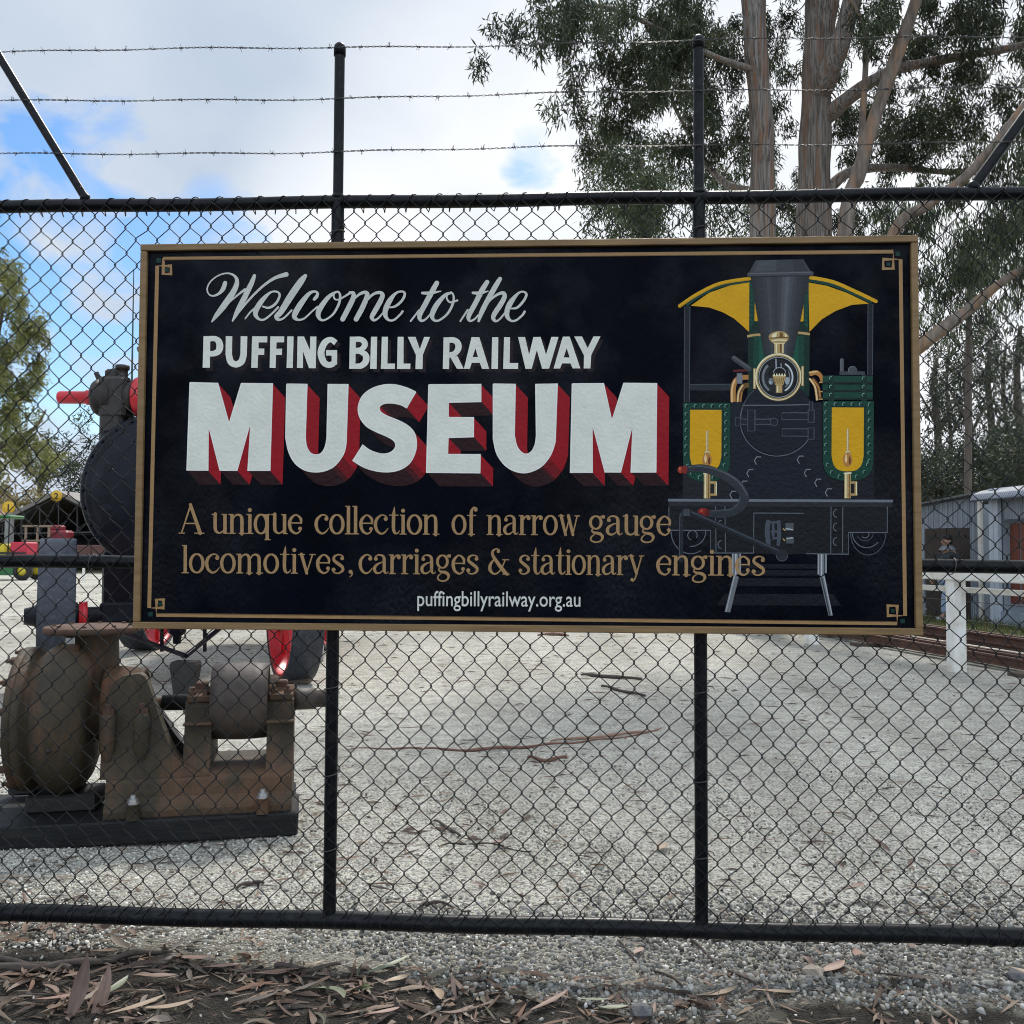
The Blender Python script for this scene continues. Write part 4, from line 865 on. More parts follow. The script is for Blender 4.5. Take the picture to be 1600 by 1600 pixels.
# triangular bracket with its hood
q = [(160, 1216), (163, 1140), (172, 1075), (186, 1060), (205, 1055), (224, 1057), (238, 1088), (254, 1135), (268, 1168), (285, 1188), (318, 1206)]
b = MB(); fr = [PU.hit(px, py, .12) for px, py in cr([(158, 1218), (158, 1218), (161, 1140), (170, 1080), (186, 1060), (205, 1055), (224, 1057), (238, 1088), (254, 1135), (270, 1170), (288, 1192), (330, 1211), (330, 1211)], 3)]
def loft(fr, t0, t1, lean, mat, zlo):
    """a cast web between t0 and t1 whose outer face leans out towards its foot"""
    fr = [(s_, max(z_, zlo)) for s_, z_ in fr]; zt = max(z_ for _, z_ in fr); n_ = len(fr)
    A_ = [PU.p(s_, t0+lean*(z_-zlo)/(zt-zlo), z_) for s_, z_ in fr]; B_ = [PU.p(s_, t1, z_) for s_, z_ in fr]
    tri = tessellate_polygon([[Vector((s_, z_, 0)) for s_, z_ in fr]])
    b.add(A_+B_, [tuple(t) for t in tri]+[tuple(n_+i for i in reversed(t)) for t in tri]+[(i, (i+1) % n_, n_+(i+1) % n_, n_+i) for i in range(n_)], mat)
loft(fr, .088, .20, .05, rust_o, zb-.012); loft([(s_, zb+(z_-zb)*.55) for s_, z_ in fr], .48, .56, 0, dark_i, zb-.012)  # rear web coloured dark, standing in for the shade inside the bracket
sa, sb = sh(168)[0], sh(222)[0]; b.lathe(PU.p(sa, TA, zs+.0), PU.a, [(0, .05), (0, .175), (.02, .18), (sb-sa, .165), (sb-sa+.015, .172), (sb-sa+.015, .145), (sb-sa-.03, .14), (.05, .13), (.05, .03)], 32, rust)
b.box(PU.p((sa+sb)/2, TA, (zb+zs)/2-.04), (sb-sa-.02, .36, zs-zb-.09), rust_o, PA, bev=.02)
b.build('bracket', None, pump)
for px in (169, 222):
    s, z = PU.hit(px, 1100, .10); b = MB(); b.lathe(PU.p(s, .10, zb+.12), (0, 0, 1), [(-.05, .018), (0, .034), (.14, .036), (.152, .030), (.152, 0)], 18, rust_o)
    b.lathe(PU.p(s, .10, zb+.272), (0, 0, 1), [(0, .026), (.022, .026), (.022, .014), (.045, .014), (.047, 0)], 6, rust_r, False); b.build('bracket_bolt', None, pump)
# shaft
b = MB(); b.cyl(PU.p(sh(150)[0], TA, zs), PU.p(sh(474)[0], TA, zs), .024, 18, rust_r); b.lathe(PU.p(sh(254)[0], TA, zs), PU.a, [(0, .024), (0, .036), (.12, .038), (.125, .05), (.15, .05), (.15, .024)], 20, dark_i)
b.lathe(PU.p(sh(458)[0], TA, zs), PU.a, [(0, .03), (0, .05), (.03, .052), (.11, .05), (.11, .042), (.19, .042), (.19, .03), (.20, 0)], 20, rust_p); b.build('shaft', None, pump)
# bearings
for px0, px1, tp in ((289, 328, 1065), (418, 457, 1062)):
    s0_ = PU.hit(px0, 1150, .17)[0]; s1_ = PU.hit(px1, 1150, .17)[0]; sm = (s0_+s1_)/2; w_ = s1_-s0_
    b = MB(); b.prism([PU.p(s0_-.004, *q_) for q_ in [(.098, zb-.006), (.125, zb+.02), (.15, zb+.07), (.172, zb+.14), (.19, zs-.05), (.195, zs+.0), (.205, zs+.018), (.455, zs+.018), (.47, zs-.05), (.51, zb+.05), (.55, zb-.006)]], PU.a*(w_+.008), rust_o)
    b.box(PU.p(sm, .165, zs-.075), (w_+.016, .05, .012), rust, PA, bev=.004)
    b.lathe(PU.p(s0_-.004, TA, zs), PU.a, [(0, .026), (0, .072), (w_+.008, .072), (w_+.008, .026)], 24, rust); b.box(PU.p(sm, .235, zs+.032), (w_*.96, .085, .03), rust, PA, bev=.005); b.box(PU.p(sm, .425, zs+.032), (w_*.96, .085, .03), rust, PA, bev=.005)
    b.box(PU.p(sm, TA, zs+.075), (w_*.5, .06, .04), rust_r, PA, bev=.006)
    br = b.build('bearing', None, pump)
    for ds, dt in ((-.03, .225), (.03, .225), (.0, .435)):
        n_ = MB(); n_.lathe(PU.p(sm+ds, dt, zs+.047), (0, 0, 1), [(0, .016), (.018, .016), (.018, .009), (.034, .009), (.035, 0)], 6, rust_r, False); n_.build('bearing_bolt', None, br)
# pulley
p0, p1 = sh(333)[0], sh(420)[0]; wv = p1-p0; rp_ = .176
b = MB(); b.lathe(PU.p(p0, TA, zs), PU.a, [(.01, rp_-.02), (0, rp_-.016), (0, rp_-.002), (wv*.25, rp_+.003), (wv*.5, rp_+.005), (wv*.75, rp_+.003), (wv, rp_-.002), (wv, rp_-.018), (wv*.55, rp_-.024), (wv*.55, .05), (wv*.9, .05), (wv*.9, .024)], 48, rust_p); b.build('belt_pulley', None, pump)
# volute
vc, vz = PU.hit(96, 1122, TA); vz = PU.hit(96, 1120, TA)[1]; RV = .345
b = MB(); b.lathe(PU.p(vc, TA, vz), PU.a, [(-.17, .05), (-.19, .09), (-.19, .22), (-.165, .235), (-.165, .315), (-.155, .322), (-.135, .322), (-.133, .316), (-.131, .322), (-.105, .322), (-.095, .312), (-.085, .285), (-.07, .29), (-.045, .318), (-.01, .338), (.03, RV), (.07, .338), (.105, .315), (.13, .28), (.145, .235), (.15, .18), (.15, .12), (.21, .11)], 56, rust_o); vol = b.build('volute', None, pump)
for i in range(14):
    q = 2*math.pi*i/14+.2; n_ = MB(); c_ = PU.p(vc-.165, TA, vz)+PU.b*(.298*math.cos(q))+Vector((0, 0, .298*math.sin(q))); n_.lathe(c_, -PU.a, [(0, .017), (.02, .017), (.02, .009), (.04, .009), (.041, 0)], 6, rust_r, False); n_.build('cover_bolt', None, vol)
b = MB(); sB, zB = PU.hit(108, 1010, .22); b.box(PU.p(sB, .24, zB-.015), (.075, .06, .05), rust, PA, bev=.01); b.lathe(PU.p(sB, .24, zB+.008), (0, 0, 1), [(0, .021), (.03, .021), (.03, 0)], 6, zinc, False); b.build('lifting_bolt', None, pump)
b = MB(); sB, zB = PU.hit(76, 1162, -.0); b.lathe(PU.p(vc+.03, TA, vz)+PU.b*(-RV*.97)+Vector((0, 0, -.09)), -PU.b, [(0, .012), (.006, .010), (.006, 0)], 10, dark_i); b.build('drain_plug', None, pump)
# discharge neck and flange
fs_, fz = PU.hit(134, 972, .40); zf = PU.hit(134, 984, .40)[1]
b = MB(); b.lathe(PU.p(fs_+.03, .40, vz), (0, 0, 1), [(zf-vz-.012, .09), (zf-vz-.012, .205), (zf-vz-.008, .212), (zf-vz+.014, .212), (zf-vz+.018, .207), (zf-vz+.018, .0)], 40, rust_r); b.lathe(PU.p(fs_+.03, .40, vz), (0, 0, 1), [(.1, .125), (zf-vz-.05, .118), (zf-vz-.010, .13)], 32, rust_o); fl = b.build('discharge_flange', None, pump)
for i in range(8):
    q = 2*math.pi*i/8; n_ = MB(); n_.lathe(PU.p(fs_+.03+.168*math.cos(q), .40+.168*math.sin(q), zf+.021), (0, 0, 1), [(0, .010), (.007, .010), (.007, 0)], 6, rust, False); n_.build('flange_bolt', None, fl)
b = MB(); s_, z_ = PU.hit(100, 1248, .2); b.box(PU.p(s_-.01, .30, hp+.04), (.30, .22, .08), dark_i, PA, bev=.01); b.build('support_block', None, pump)
b = MB(); s_, z_ = PU.hit(48, 1248, .45); b.box(PU.p(s_-.05, .6, hp+.04), (.16, .1, .08), dark_i, PA, bev=.01); b.build('support_block', None, pump)
for px, py in ((206, 1262), (410, 1250)):
    s_, _ = PU.hit(px, py, .0); b = MB(); b.lathe(PU.p(s_, .022, hp), (0, 0, 1), [(0, .028), (.062, .026), (.066, .03), (.07, .03), (.07, 0)], 16, rust_o); hb = b.build('hold_down_bolt', None, pump)
    n_ = MB(); n_.lathe(PU.p(s_, .022, hp+.07), (0, 0, 1), [(0, .03), (.006, .03), (.006, .022), (.022, .021), (.026, .012), (.038, .011), (.039, 0)], 10, zinc, False); n_.build('zinc_nut', None, hb)

# ------------------------------------------------------------------ portable steam engine behind the sign
blk = pm('black_boiler_paint', (.004, .005, .009), (.008, .009, .015), scale=6, rough=.34, spec=.16, bump=.08, bscale=30, c3=(.010, .012, .019), s3=5)
blu = pm('dark_steel_tyre', (.016, .019, .028), (.028, .033, .047), scale=14, rough=.5, spec=.5, bump=.15, bscale=60, c3=(.05, .055, .07), s3=22)
redp = pm('red_paint', (.62, .018, .030), (.46, .013, .022), scale=7, rough=.38, spec=.5)
brn = pm('brown_iron', (.018, .0145, .0125), (.034, .027, .023), scale=16, rough=.6, bump=.1)
EX, EY = -3.29, 9.3; EN = Frame((EX, EY, 0), 0)
eng = thing('portable_steam_engine', 'black portable steam engine with red wheels and flywheel half hidden behind the sign', 'steam engine', (EX, EY, 0))
bz = 1.82
b = MB(); b.lathe(EN.p(0, -.55, bz), (0, 1, 0), [(0, .66), (0, .70), (.03, .725), (.10, .725), (.11, .715), (.9, .715), (.9, .60)], 48, blk); b.build('smokebox', None, eng)
b = MB(); b.lathe(EN.p(0, -.55, bz), (0, -1, 0), [(-.01, .66), (.02, .66), (.035, .64), (.035, .60), (.05, .58), (.09, .45), (.115, .25), (.125, 0)], 48, blk)
for i in range(26):
    q = 2*math.pi*i/26; b.sphere(EN.p(.685*math.cos(q), -.553, bz+.685*math.sin(q)), .016, 8, blk)
b.box(EN.p(-.3, -.62, bz+.04), (.34, .05, .06), blk); b.box(EN.p(-.3, -.62, bz-.16), (.34, .05, .06), blk); b.build('smokebox_door', None, eng)
b = MB(); b.lathe(EN.p(0, .35, bz), (0, 1, 0), [(0, .1), (0, .60), (3.0, .60), (3.0, .1)], 40, blk); b.build('boiler', None, eng)
b = MB(); b.box(EN.p(0, 3.7, bz-.25), (1.3, .9, 1.8), blk, 0, bev=.08); b.build('firebox', None, eng)
b = MB(); b.lathe(EN.p(.12, -.1, bz+.66), (0, 0, 1), [(0, .26), (.1, .2), (.14, .19), (.6, .19), (.62, .21), (.62, .34), (.66, .34), (.70, .21), (.74, .19), (1.1, .21), (1.14, .27), (1.14, .2)], 28, blk); b.build('chimney', None, eng)
# perch under the smokebox and fore-carriage
b = MB(); b.box(EN.p(-.45, .05, 1.0), (.40, .5, .55), blk, 0, bev=.03); b.build('saddle', None, eng); b = MB(); b.box(EN.p(.3, .05, 1.0), (.5, .5, .55), blk, 0, bev=.03); b.build('saddle', None, eng)
b = MB(); b.lathe(EN.p(0, .05, .69), (0, 0, 1), [(0, .42), (0, .56), (.05, .56), (.05, .42)], 36, redp); b.build('turntable', None, eng)
AZ = .685; FAN = R(25); AX = Frame((-3.077, 8.858, 0), FAN)     # the fore-carriage is turned towards the yard
b = MB(); b.cyl(AX.p(-1.28, 0, AZ), AX.p(1.28, 0, AZ), .075, 16, blk); b.box(AX.p(0, 0, AZ+.02), (1.4, .16, .18), blk, FAN, bev=.02)
for s in (-1, 1): b.lathe(AX.p(s*.80, 0, AZ), AX.a*s, [(0, .05), (0, .12), (.07, .12), (.07, .05)], 18, redp)
b.build('front_axle', None, eng)
def wheel(c, a, r, wd):
    c = Vector(c); a = Vector(a); f = Vector((-a.y, a.x, 0)); up = Vector((0, 0, 1)); c = Vector((c.x, c.y, r))
    b = MB(); b.lathe(c-a*wd/2, a, [(0, r-.035), (0, r-.004), (.01, r), (wd-.01, r), (wd, r-.004), (wd, r-.035), (0, r-.035)], 56, blu); wh = b.build('wheel', None, eng)
    s = MB()
    for i in range(16):
        q = 2*math.pi*i/16; e = 1 if i % 2 else -1
        s.cyl(c+a*(e*wd*.32)+f*(.1*math.cos(q))+up*(.1*math.sin(q)), c+(f*math.cos(q)+up*math.sin(q))*(r-.04), .026, 8, redp)
    s.lathe(c-a*wd*.48, a, [(0, r-.075), (0, r-.036), (wd*.96, r-.036), (wd*.96, r-.075), (wd*.6, r-.05), (wd*.4, r-.05), (0, r-.075)], 44, redp)
    s.build('spokes', None, wh)
    h = MB(); h.lathe(c-a*wd*.55, a, [(-.10, 0), (-.10, .07), (-.02, .09), (0, .12), (wd*1.1, .12), (wd*1.1+.02, .09), (wd*1.1+.10, .07), (wd*1.1+.10, 0)], 24, blk); h.build('hub', None, wh)
wheel(AX.p(-1.045, 0, 0), AX.a, AZ, .29); wheel(AX.p(1.045, 0, 0), AX.a, AZ, .29)
wheel((-4.66, EY+2.9, 0), (1, 0, 0), .80, .34); wheel((-2.50, EY+2.9, 0), (1, 0, 0), .80, .34)
b = MB(); b.cyl(EN.p(-1.3, 2.9, .8), EN.p(.9, 2.9, .8), .06, 14, blk); b.build('rear_axle', None, eng)
dq = P(290, 1050, 8.35); b = MB()
for px, py in ((180, 985), (352, 975)): b.cyl(P(px, py, 9.1), dq+Vector((0, 0, .14)), .022, 8, blk)
for px in (253, 320): b.cyl(P(px, 975, 8.9), P(px, 1018, 8.9), .018, 8, blk)
b.prism([(dq.x-.075, dq.y-.08, 0), (dq.x+.075, dq.y-.08, 0), (dq.x+.115, dq.y-.08, .27), (dq.x+.10, dq.y-.08, .30), (dq.x-.10, dq.y-.08, .30), (dq.x-.115, dq.y-.08, .27)], (0, .16, 0), dark_i); b.build('drawbar', None, eng)
b = MB(); b.lathe(P(277, 985, 8.8), (0, 0, -1), [(-.1, .08), (.02, .08), (.05, .04), (.12, .035), (.13, 0)], 14, blk); b.build('drain_cock', None, eng)
# crankshaft and valve gear on top
c0 = P(92, 621, 9.0); c1 = P(148, 621, 9.0); zc = c0.z
b = MB(); b.lathe(c0, (1, 0, 0), [(0, 0), (0, .054), (.012, .060), (.27, .060), (.27, .072), (.34, .072), (.34, .05), (1.5, .05)], 28, redp); b.build('crankshaft', None, eng)
b = MB(); xk = P(150, 600, 9.0).x
b.lathe((xk, 9.0, zc), (1, 0, 0), [(0, .06), (0, .155), (.03, .175), (.06, .175), (.065, .16), (.17, .16), (.17, .06)], 26, brn)
b.box((xk+.20, 9.0, zc-.01), (.26, .26, .40), brn, 0, bev=.03); b.box((xk+.16, 9.0, zc+.22), (.12, .12, .10), brn, 0, bev=.02); b.lathe((xk+.25, 9.0, zc+.17), (0, 0, 1), [(0, .07), (.02, .07), (.02, .05), (.1, .05), (.1, .065), (.14, .065), (.14, 0)], 14, brn)
b.cyl((xk+.04, 9.0, zc+.15), (xk+.0, 9.0, zc+.24), .025, 8, brn); b.box((xk+.19, 9.0, zc-.34), (.22, .24, .46), brn, 0, bev=.03); b.cyl((xk+.33, 9.0, zc-.2), (xk+.42, 9.0, zc-.5), .035, 8, brn)
b.box((xk+.22, 9.0, zc-.52), (.24, .28, .42), blk, 0, bev=.04); b.box((xk+.42, 9.0, zc-.36), (.16, .2, .3), blk, .2, bev=.03); b.lathe((xk+.2, 9.0, zc-.80), (0, 0, 1), [(0, .24), (.10, .20), (.12, .14)], 20, blk); b.build('crank_bearing', None, eng)
b = MB(); xf = P(203, 620, 9.0).x; b.lathe((xf, 9.0, zc), (1, 0, 0), [(-.02, .08), (-.02, .14), (.03, .16), (.06, .15), (.06, .08)], 30, brn); b.lathe((xf, 9.0, zc), (1, 0, 0), [(.06, .06), (.06, .16), (.075, .19), (.11, .205), (.16, .21), (.24, .20), (.24, .06)], 40, redp); b.build('flywheel', None, eng)
b = MB(); b.lathe((xf+.14, 9.4, 2.6), (0, 0, 1), [(0, .13), (.45, .10), (.62, .10), (.64, .22), (.67, .23), (.69, .18), (.72, .1), (.73, 0)], 24, pm('green_black_paint', (.01, .016, .014), (.016, .024, .02), rough=.4)); b.build('safety_valve', None, eng)
b = MB(); b.box(EN.p(-.66, .0, bz+.40), (.2, .3, .26), blk, 0, bev=.07); b.build('side_casting', None, eng)
b = MB(); p_ = P(209, 422, 12.5); b.tube([(p_.x, 12.5, 0), (p_.x+.01, 12.5, 2.5), (p_.x, 12.5, p_.z)], [.03, .02, .006], 8, pm('green_pole', (.03, .06, .05), (.05, .08, .07), rough=.5))
tag(b.build('thin_mast', None), 'thin greenish mast rising behind the steam engine beside the sign', 'mast')
b = MB(); p_ = G(490, 1033); b.box((p_.x, p_.y, .09), (.22, .18, .18), pm('pale_concrete', (.3, .29, .27), (.22, .21, .2), rough=.9, bump=.2), .1, bev=.015); tag(b.build('wheel_chock', None), 'pale concrete block chocking the red rear wheel of the steam engine', 'wheel chock')
b = MB(); p_ = G(445, 1066); b.box((p_.x, p_.y, .03), (.5, .25, .06), pm('weathered_plank', (.16, .12, .085), (.10, .075, .055), rough=.85, bump=.2, stretch=(1, 6, 6)), .05, bev=.01); tag(b.build('timber_pad', None), 'brown timber pad under the front wheel of the steam engine', 'timber')
# ------------------------------------------------------------------ white rail fence, rusty rails, sheds on the right
whitep = pm('white_fence_paint', (.82, .81, .77), (.72, .70, .63), scale=5, rough=.55, bump=.06, c3=(.62, .57, .47), s3=6)
wa, wb = G(1268, 1007), G(1495, 1051); wd_ = (wb-wa); wl = wd_.length; wang = math.atan2(wd_.y, wd_.x); WF = Frame(wa, wang)
wf = thing('rail_fence', 'low white painted post and rail fence along the edge of the gravel yard', 'fence', wa, wang)
b = MB(); b.box(WF.p(1.7, 0, 1.035), (14, .20, .10), whitep, wang, bev=.01); b.build('top_rail', None, wf)
b = MB(); b.box(WF.p(1.7, .115, .88), (14, .05, .06), whitep, wang, bev=.006); b.build('lower_rail', None, wf)
for k_ in (-1, 0, 1, 2):
    b = MB(); b.box(WF.p(wl*k_, 0, .5), (.14, .15, 1.005), whitep, wang, bev=.008); b.build('post', None, wf)
for z in (.75, .55):
    b = MB(); b.tube([WF.p(-5.3+i, .10, z+.01*math.sin(i)) for i in range(14)], .004, 5, galv, cap=False); b.build('wire', None, wf)
rail_m = pm('rusty_rail_steel', (.075, .034, .022), (.13, .06, .038), scale=10, rough=.75, bump=.15, c3=(.045, .028, .022), s3=7)
RA = Vector((5.1, 12.0, 0)); rang = math.atan2(-1, .16)
rl = None
RLAB = ['rusty steel rail lying closest to the white fence', 'rusty steel rail second out from the white fence', 'dark rusty steel rail in the middle of the stack', 'rusty steel rail raised on the bearers behind the white post', 'rusty steel rail next to the grassy bank', 'outermost rusty steel rail against the grassy bank']
for i, (off, z) in enumerate(((0, .05), (.17, .06), (.36, .05), (.52, .20), (.74, .12), (.98, .16))):
    o_ = RA+Vector((off, .16*off, z)); fr = Frame(o_, rang)
    if rl is None:
        b = MB(); pf = [(-.05, 0), (.05, 0), (.05, .012), (.01, .022), (.01, .075), (.028, .085), (.028, .105), (-.028, .105), (-.028, .085), (-.01, .075), (-.01, .022), (-.05, .012)]
        rl = thing('steel_rail', RLAB[0], 'rail', o_, rang, 'rusty rails stacked behind the white fence'); b.prism([fr.p(-6.5, y, z_) for y, z_ in pf], fr.a*12, rail_m); b.build('rail_bar', None, rl)
    else: dup(rl, o_, rang+.004*(i-3), RLAB[i])
for i, d_ in enumerate((-4.5, -1.0, 2.2)):
    fr = Frame(RA, rang); b = MB(); b.box(fr.p(d_, -.0+.45, .025), (.2, 1.5, .05), pm('old_sleeper', (.06, .045, .035), (.09, .07, .05), rough=.9, bump=.2), rang, bev=.008)
    tag(b.build('timber_bearer', None), ['far timber bearer under the rusty rails', 'middle timber bearer under the rusty rails', 'near timber bearer under the rusty rails'][i], 'timber', 'timber bearers under the rails')
def corrug(name, c1, c2, pitch=38):
    m, t, bs = setup(name); c = t.nodes.new('ShaderNodeTexCoord'); wv_ = t.nodes.new('ShaderNodeTexWave'); wv_.inputs['Scale'].default_value = pitch/6.283*1.0; wv_.bands_direction = 'X'
    t.links.new(c.outputs['Object'], wv_.inputs['Vector']); bp = t.nodes.new('ShaderNodeBump'); bp.inputs['Strength'].default_value = 1; bp.inputs['Distance'].default_value = .03
    t.links.new(wv_.outputs['Fac'], bp.inputs['Height']); t.links.new(bp.outputs[0], bs.inputs['Normal'])
    nz = t.nodes.new('ShaderNodeTexNoise'); nz.inputs['Scale'].default_value = 2.5; nz.inputs['Detail'].default_value = 7; t.links.new(c.outputs['Object'], nz.inputs['Vector'])
    rp = t.nodes.new('ShaderNodeValToRGB'); rp.color_ramp.elements[0].color = (*c1, 1); rp.color_ramp.elements[1].color = (*c2, 1); rp.color_ramp.elements[0].position = .35; rp.color_ramp.elements[1].position = .65
    t.links.new(nz.outputs[0], rp.inputs[0]); t.links.new(rp.outputs[0], bs.inputs['Base Color']); bs.inputs['Roughness'].default_value = .5
    return m
galvi = corrug('corrugated_grey_iron', (.30, .34, .39), (.37, .42, .48)); roofi = corrug('corrugated_roof_iron', (.20, .205, .20), (.14, .145, .145)); roofb = corrug('blue_grey_roof_iron', (.17, .21, .28), (.22, .26, .34))
doorm = pm('dark_brown_door', (.030, .020, .015), (.048, .032, .024), scale=12, rough=.7, stretch=(8, 1, 1), bump=.1)
redd = pm('red_brown_board', (.20, .06, .035), (.15, .045, .03), scale=8, rough=.7, stretch=(6, 1, 1))
def cwall(b, fr, s0, s1, z0, z1, t, mat, amp=.012, pitch=.10):
    n = int((s1-s0)/pitch*6); vs = []
    for i in range(n+1):
        s = s0+(s1-s0)*i/n; d = amp*math.sin(2*math.pi*(s-s0)/pitch); vs += [fr.p(s, t+d, z0), fr.p(s, t+d, z1(s) if callable(z1) else z1)]
    b.add(vs, [(2*i, 2*i+2, 2*i+3, 2*i+1) for i in range(n)], mat, True)
sA, sB_ = P(1440, 968, 18.2), P(1538, 975, 17.0); SA = Frame((sA.x, sA.y, 0), math.atan2(sB_.y-sA.y, sB_.x-sA.x)); LA = (sB_-sA).length
shedA = thing('corrugated_shed', 'grey corrugated iron shed with brown double doors behind the person', 'shed', (sA.x, sA.y, 0), SA.ang)
zr0, zr1 = P(1445, 792, 18.1).z, P(1532, 774, 17.0).z
b = MB(); zt_ = lambda s: zr0+(zr1-zr0)*s/LA
dz0, dz1 = P(1446, 964, 18.1).z, P(1446, 826, 18.1).z
ds0, ds1 = SA.hit(1446, 900)[0], SA.hit(1516, 900)[0]
cwall(b, SA, -3.5, ds0, .05, zt_, 0, galvi); cwall(b, SA, ds1, LA, .05, zt_, 0, galvi); cwall(b, SA, ds0, ds1, dz1, zt_, 0, galvi)
b.box(SA.p(LA-.02, 1.2, 1.1), (.03, 2.4, 2.1), galvi, SA.ang); b.box(SA.p(-1.5, 2.4, 1.1), (LA+3.5, .03, 2.1), galvi, SA.ang); b.build('wall', None, shedA)
b = MB(); b.prism([SA.p(-3.6, -.22, zt_(-3.6)+.02), SA.p(LA+.12, -.22, zt_(LA+.12)+.02), SA.p(LA+.12, -.22, zt_(LA+.12)+.05), SA.p(-3.6, -.22, zt_(-3.6)+.05)], SA.b*2.2+Vector((0, 0, .16)), roofi); b.build('roof', None, shedA)
for k_ in range(2):
    b = MB(); w_ = (ds1-ds0)/2; b.box(SA.p(ds0+w_*(k_+.5), .02, (dz0+dz1)/2), (w_-.012, .05, dz1-dz0), doorm, SA.ang, bev=.006)
    b.box(SA.p(ds0+w_*(k_+.5), -.015, dz1-.16), (w_*.7, .02, .04), pm('hinge_iron', (.015, .014, .013), rough=.6), SA.ang); b.build('door', None, shedA)
b = MB(); b.box(SA.p(LA-.02, -.04, 1.15), (.07, .07, 2.25), whitep, SA.ang, bev=.006); b.build('corner_post', None, shedA)
sC, sD = P(1560, 985, 16.2), P(1750, 1000, 13.6); SB = Frame((sC.x, sC.y, 0), math.atan2(sD.y-sC.y, sD.x-sC.x)); LB = (sD-sC).length
shedB = thing('corrugated_shed', 'blue grey corrugated shed with curved roof and red brown boards in its doorway', 'shed', (sC.x, sC.y, 0), SB.ang)
zb0 = P(1560, 775, 16.2).z; o0, o1 = SB.hit(1569, 900)[0], SB.hit(1650, 900)[0]; oz = P(1575, 812, 16.1).z
b = MB(); cwall(b, SB, 0, o0, .25, zb0, 0, galvi); cwall(b, SB, o1, LB, .25, zb0, 0, galvi); cwall(b, SB, o0, o1, oz, zb0, 0, galvi)
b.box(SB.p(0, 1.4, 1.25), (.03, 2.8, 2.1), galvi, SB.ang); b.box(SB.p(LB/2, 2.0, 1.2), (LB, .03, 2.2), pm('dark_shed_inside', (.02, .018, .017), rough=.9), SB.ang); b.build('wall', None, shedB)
b = MB(); n = 12; vs = []
for i in range(n+1):
    q = math.pi*i/n; t_ = 1.3-1.55*math.cos(q); z = zb0-.05+.27*math.sin(q)**.8
    for z_ in (z, z-.04): vs += [SB.p(-.35, t_, z_), SB.p(LB+.3, t_, z_)]
b.add(vs, [(4*i, 4*i+1, 4*i+5, 4*i+4) for i in range(n)]+[(4*i+2, 4*i+3, 4*i+7, 4*i+6) for i in range(n)]+[(4*i, 4*i+2, 4*i+6, 4*i+4) for i in range(n)]+[(4*i+1, 4*i+3, 4*i+7, 4*i+5) for i in range(n)]+[(0, 1, 3, 2)], roofb, True); b.build('roof', None, shedB)
for s in (-.03, o0-.08):
    b = MB(); b.box(SB.p(s, -.05, 1.2), (.11, .08, 2.35), pm('pale_blue_trim', (.5, .55, .62), (.42, .47, .54), rough=.6), SB.ang, bev=.006); b.build('door_post', None, shedB)
b = MB()
for k_ in range(6): b.box(SB.p(o0+.12+.27*k_, .12, 1.1+.03*math.sin(k_*3)), (.21, .03, 1.35), redd, SB.ang, bev=.005)
b.build('red_boards', None, shedB)
b = MB(); b.box(SB.p(LB/2, -.02, .16), (LB+.1, .06, .26), pm('blue_grey_plinth', (.30, .36, .42), (.2, .24, .28), rough=.7), SB.ang, bev=.006); b.build('plinth', None, shedB)
b = MB(); b.prism([(P(1300, 990, 17).x, 19.5, .004), (6.15, 17.5, .004), (6.6, 13.4, .004), (7.6, 8.0, .004), (14, 9.5, .004), (14, 19.5, .004)], (0, 0, .05), pm('mown_grass', (.035, .05, .014), (.07, .08, .03), scale=9, rough=.9, bump=.3)); kind(b.build('grass_bank', None), 'structure')
rg = np.random.default_rng(5); n = 7000; gx = rg.uniform(6.0, 10.2, n); gy = rg.uniform(9, 18.5, n)
kp = (gx > 6.9-.085*(gy-9)+.25*np.sin(gy*2)*.5) & (gx > 6.3) & (gx < 6.9+.17*gy*.0+2.6); gx, gy = gx[kp], gy[kp]; n = len(gx)
hh = rg.uniform(.05, .17, n); aa = rg.uniform(0, 6.28, n); ww = rg.uniform(.006, .012, n); ln = rg.normal(0, .05, (n, 2))
base = np.stack([gx, gy, np.full(n, .05)], 1); wv2 = np.stack([np.cos(aa)*ww, np.sin(aa)*ww, np.zeros(n)], 1); tp = base+np.stack([ln[:, 0], ln[:, 1], hh], 1)
V = np.stack([base-wv2, base+wv2, tp], 1).reshape(-1, 3)
kind(npmesh('grass', V, np.arange(n*3).reshape(-1, 3), leafmat('grass_blades', [(.04, .06, .012), (.09, .10, .03), (.14, .13, .05), (.06, .08, .02)], .3)), 'stuff')['label'] = 'rough green grass on the bank before the corrugated sheds'

# ------------------------------------------------------------------ the person walking by the shed
def skinned(name, verts, edges, rad, mat, parent, sub=1):
    me = bpy.data.meshes.new(name); me.from_pydata(verts, edges, []); o = bpy.data.objects.new(name, me); col.objects.link(o)
    md = o.modifiers.new('s', 'SKIN'); md.use_smooth_shade = True
    for i, sv in enumerate(me.skin_vertices[0].data): sv.radius = rad[i] if isinstance(rad[i], tuple) else (rad[i], rad[i]); sv.use_root = (i == 0)
    m2 = o.modifiers.new('u', 'SUBSURF'); m2.levels = sub; m2.render_levels = sub
    ev = bpy.data.meshes.new_from_object(o.evaluated_get(bpy.context.evaluated_depsgraph_get()))
    bpy.data.objects.remove(o); bpy.data.meshes.remove(me)
    ev.name = name; ev.materials.clear(); ev.materials.append(mat)
    for p_ in ev.polygons: p_.use_smooth = True
    r = bpy.data.objects.new(name, ev); col.objects.link(r); r.parent = parent; XF[r.name] = XF[parent.name]; return r
pp = P(1482, 965, 17.25); pp.z = .05; FACE_A = math.pi*1.0+.35          # local +x is the way the person faces
per = thing('person', 'person in a dark jacket and light blue jeans walking past the brown shed doors', 'person', pp, FACE_A)
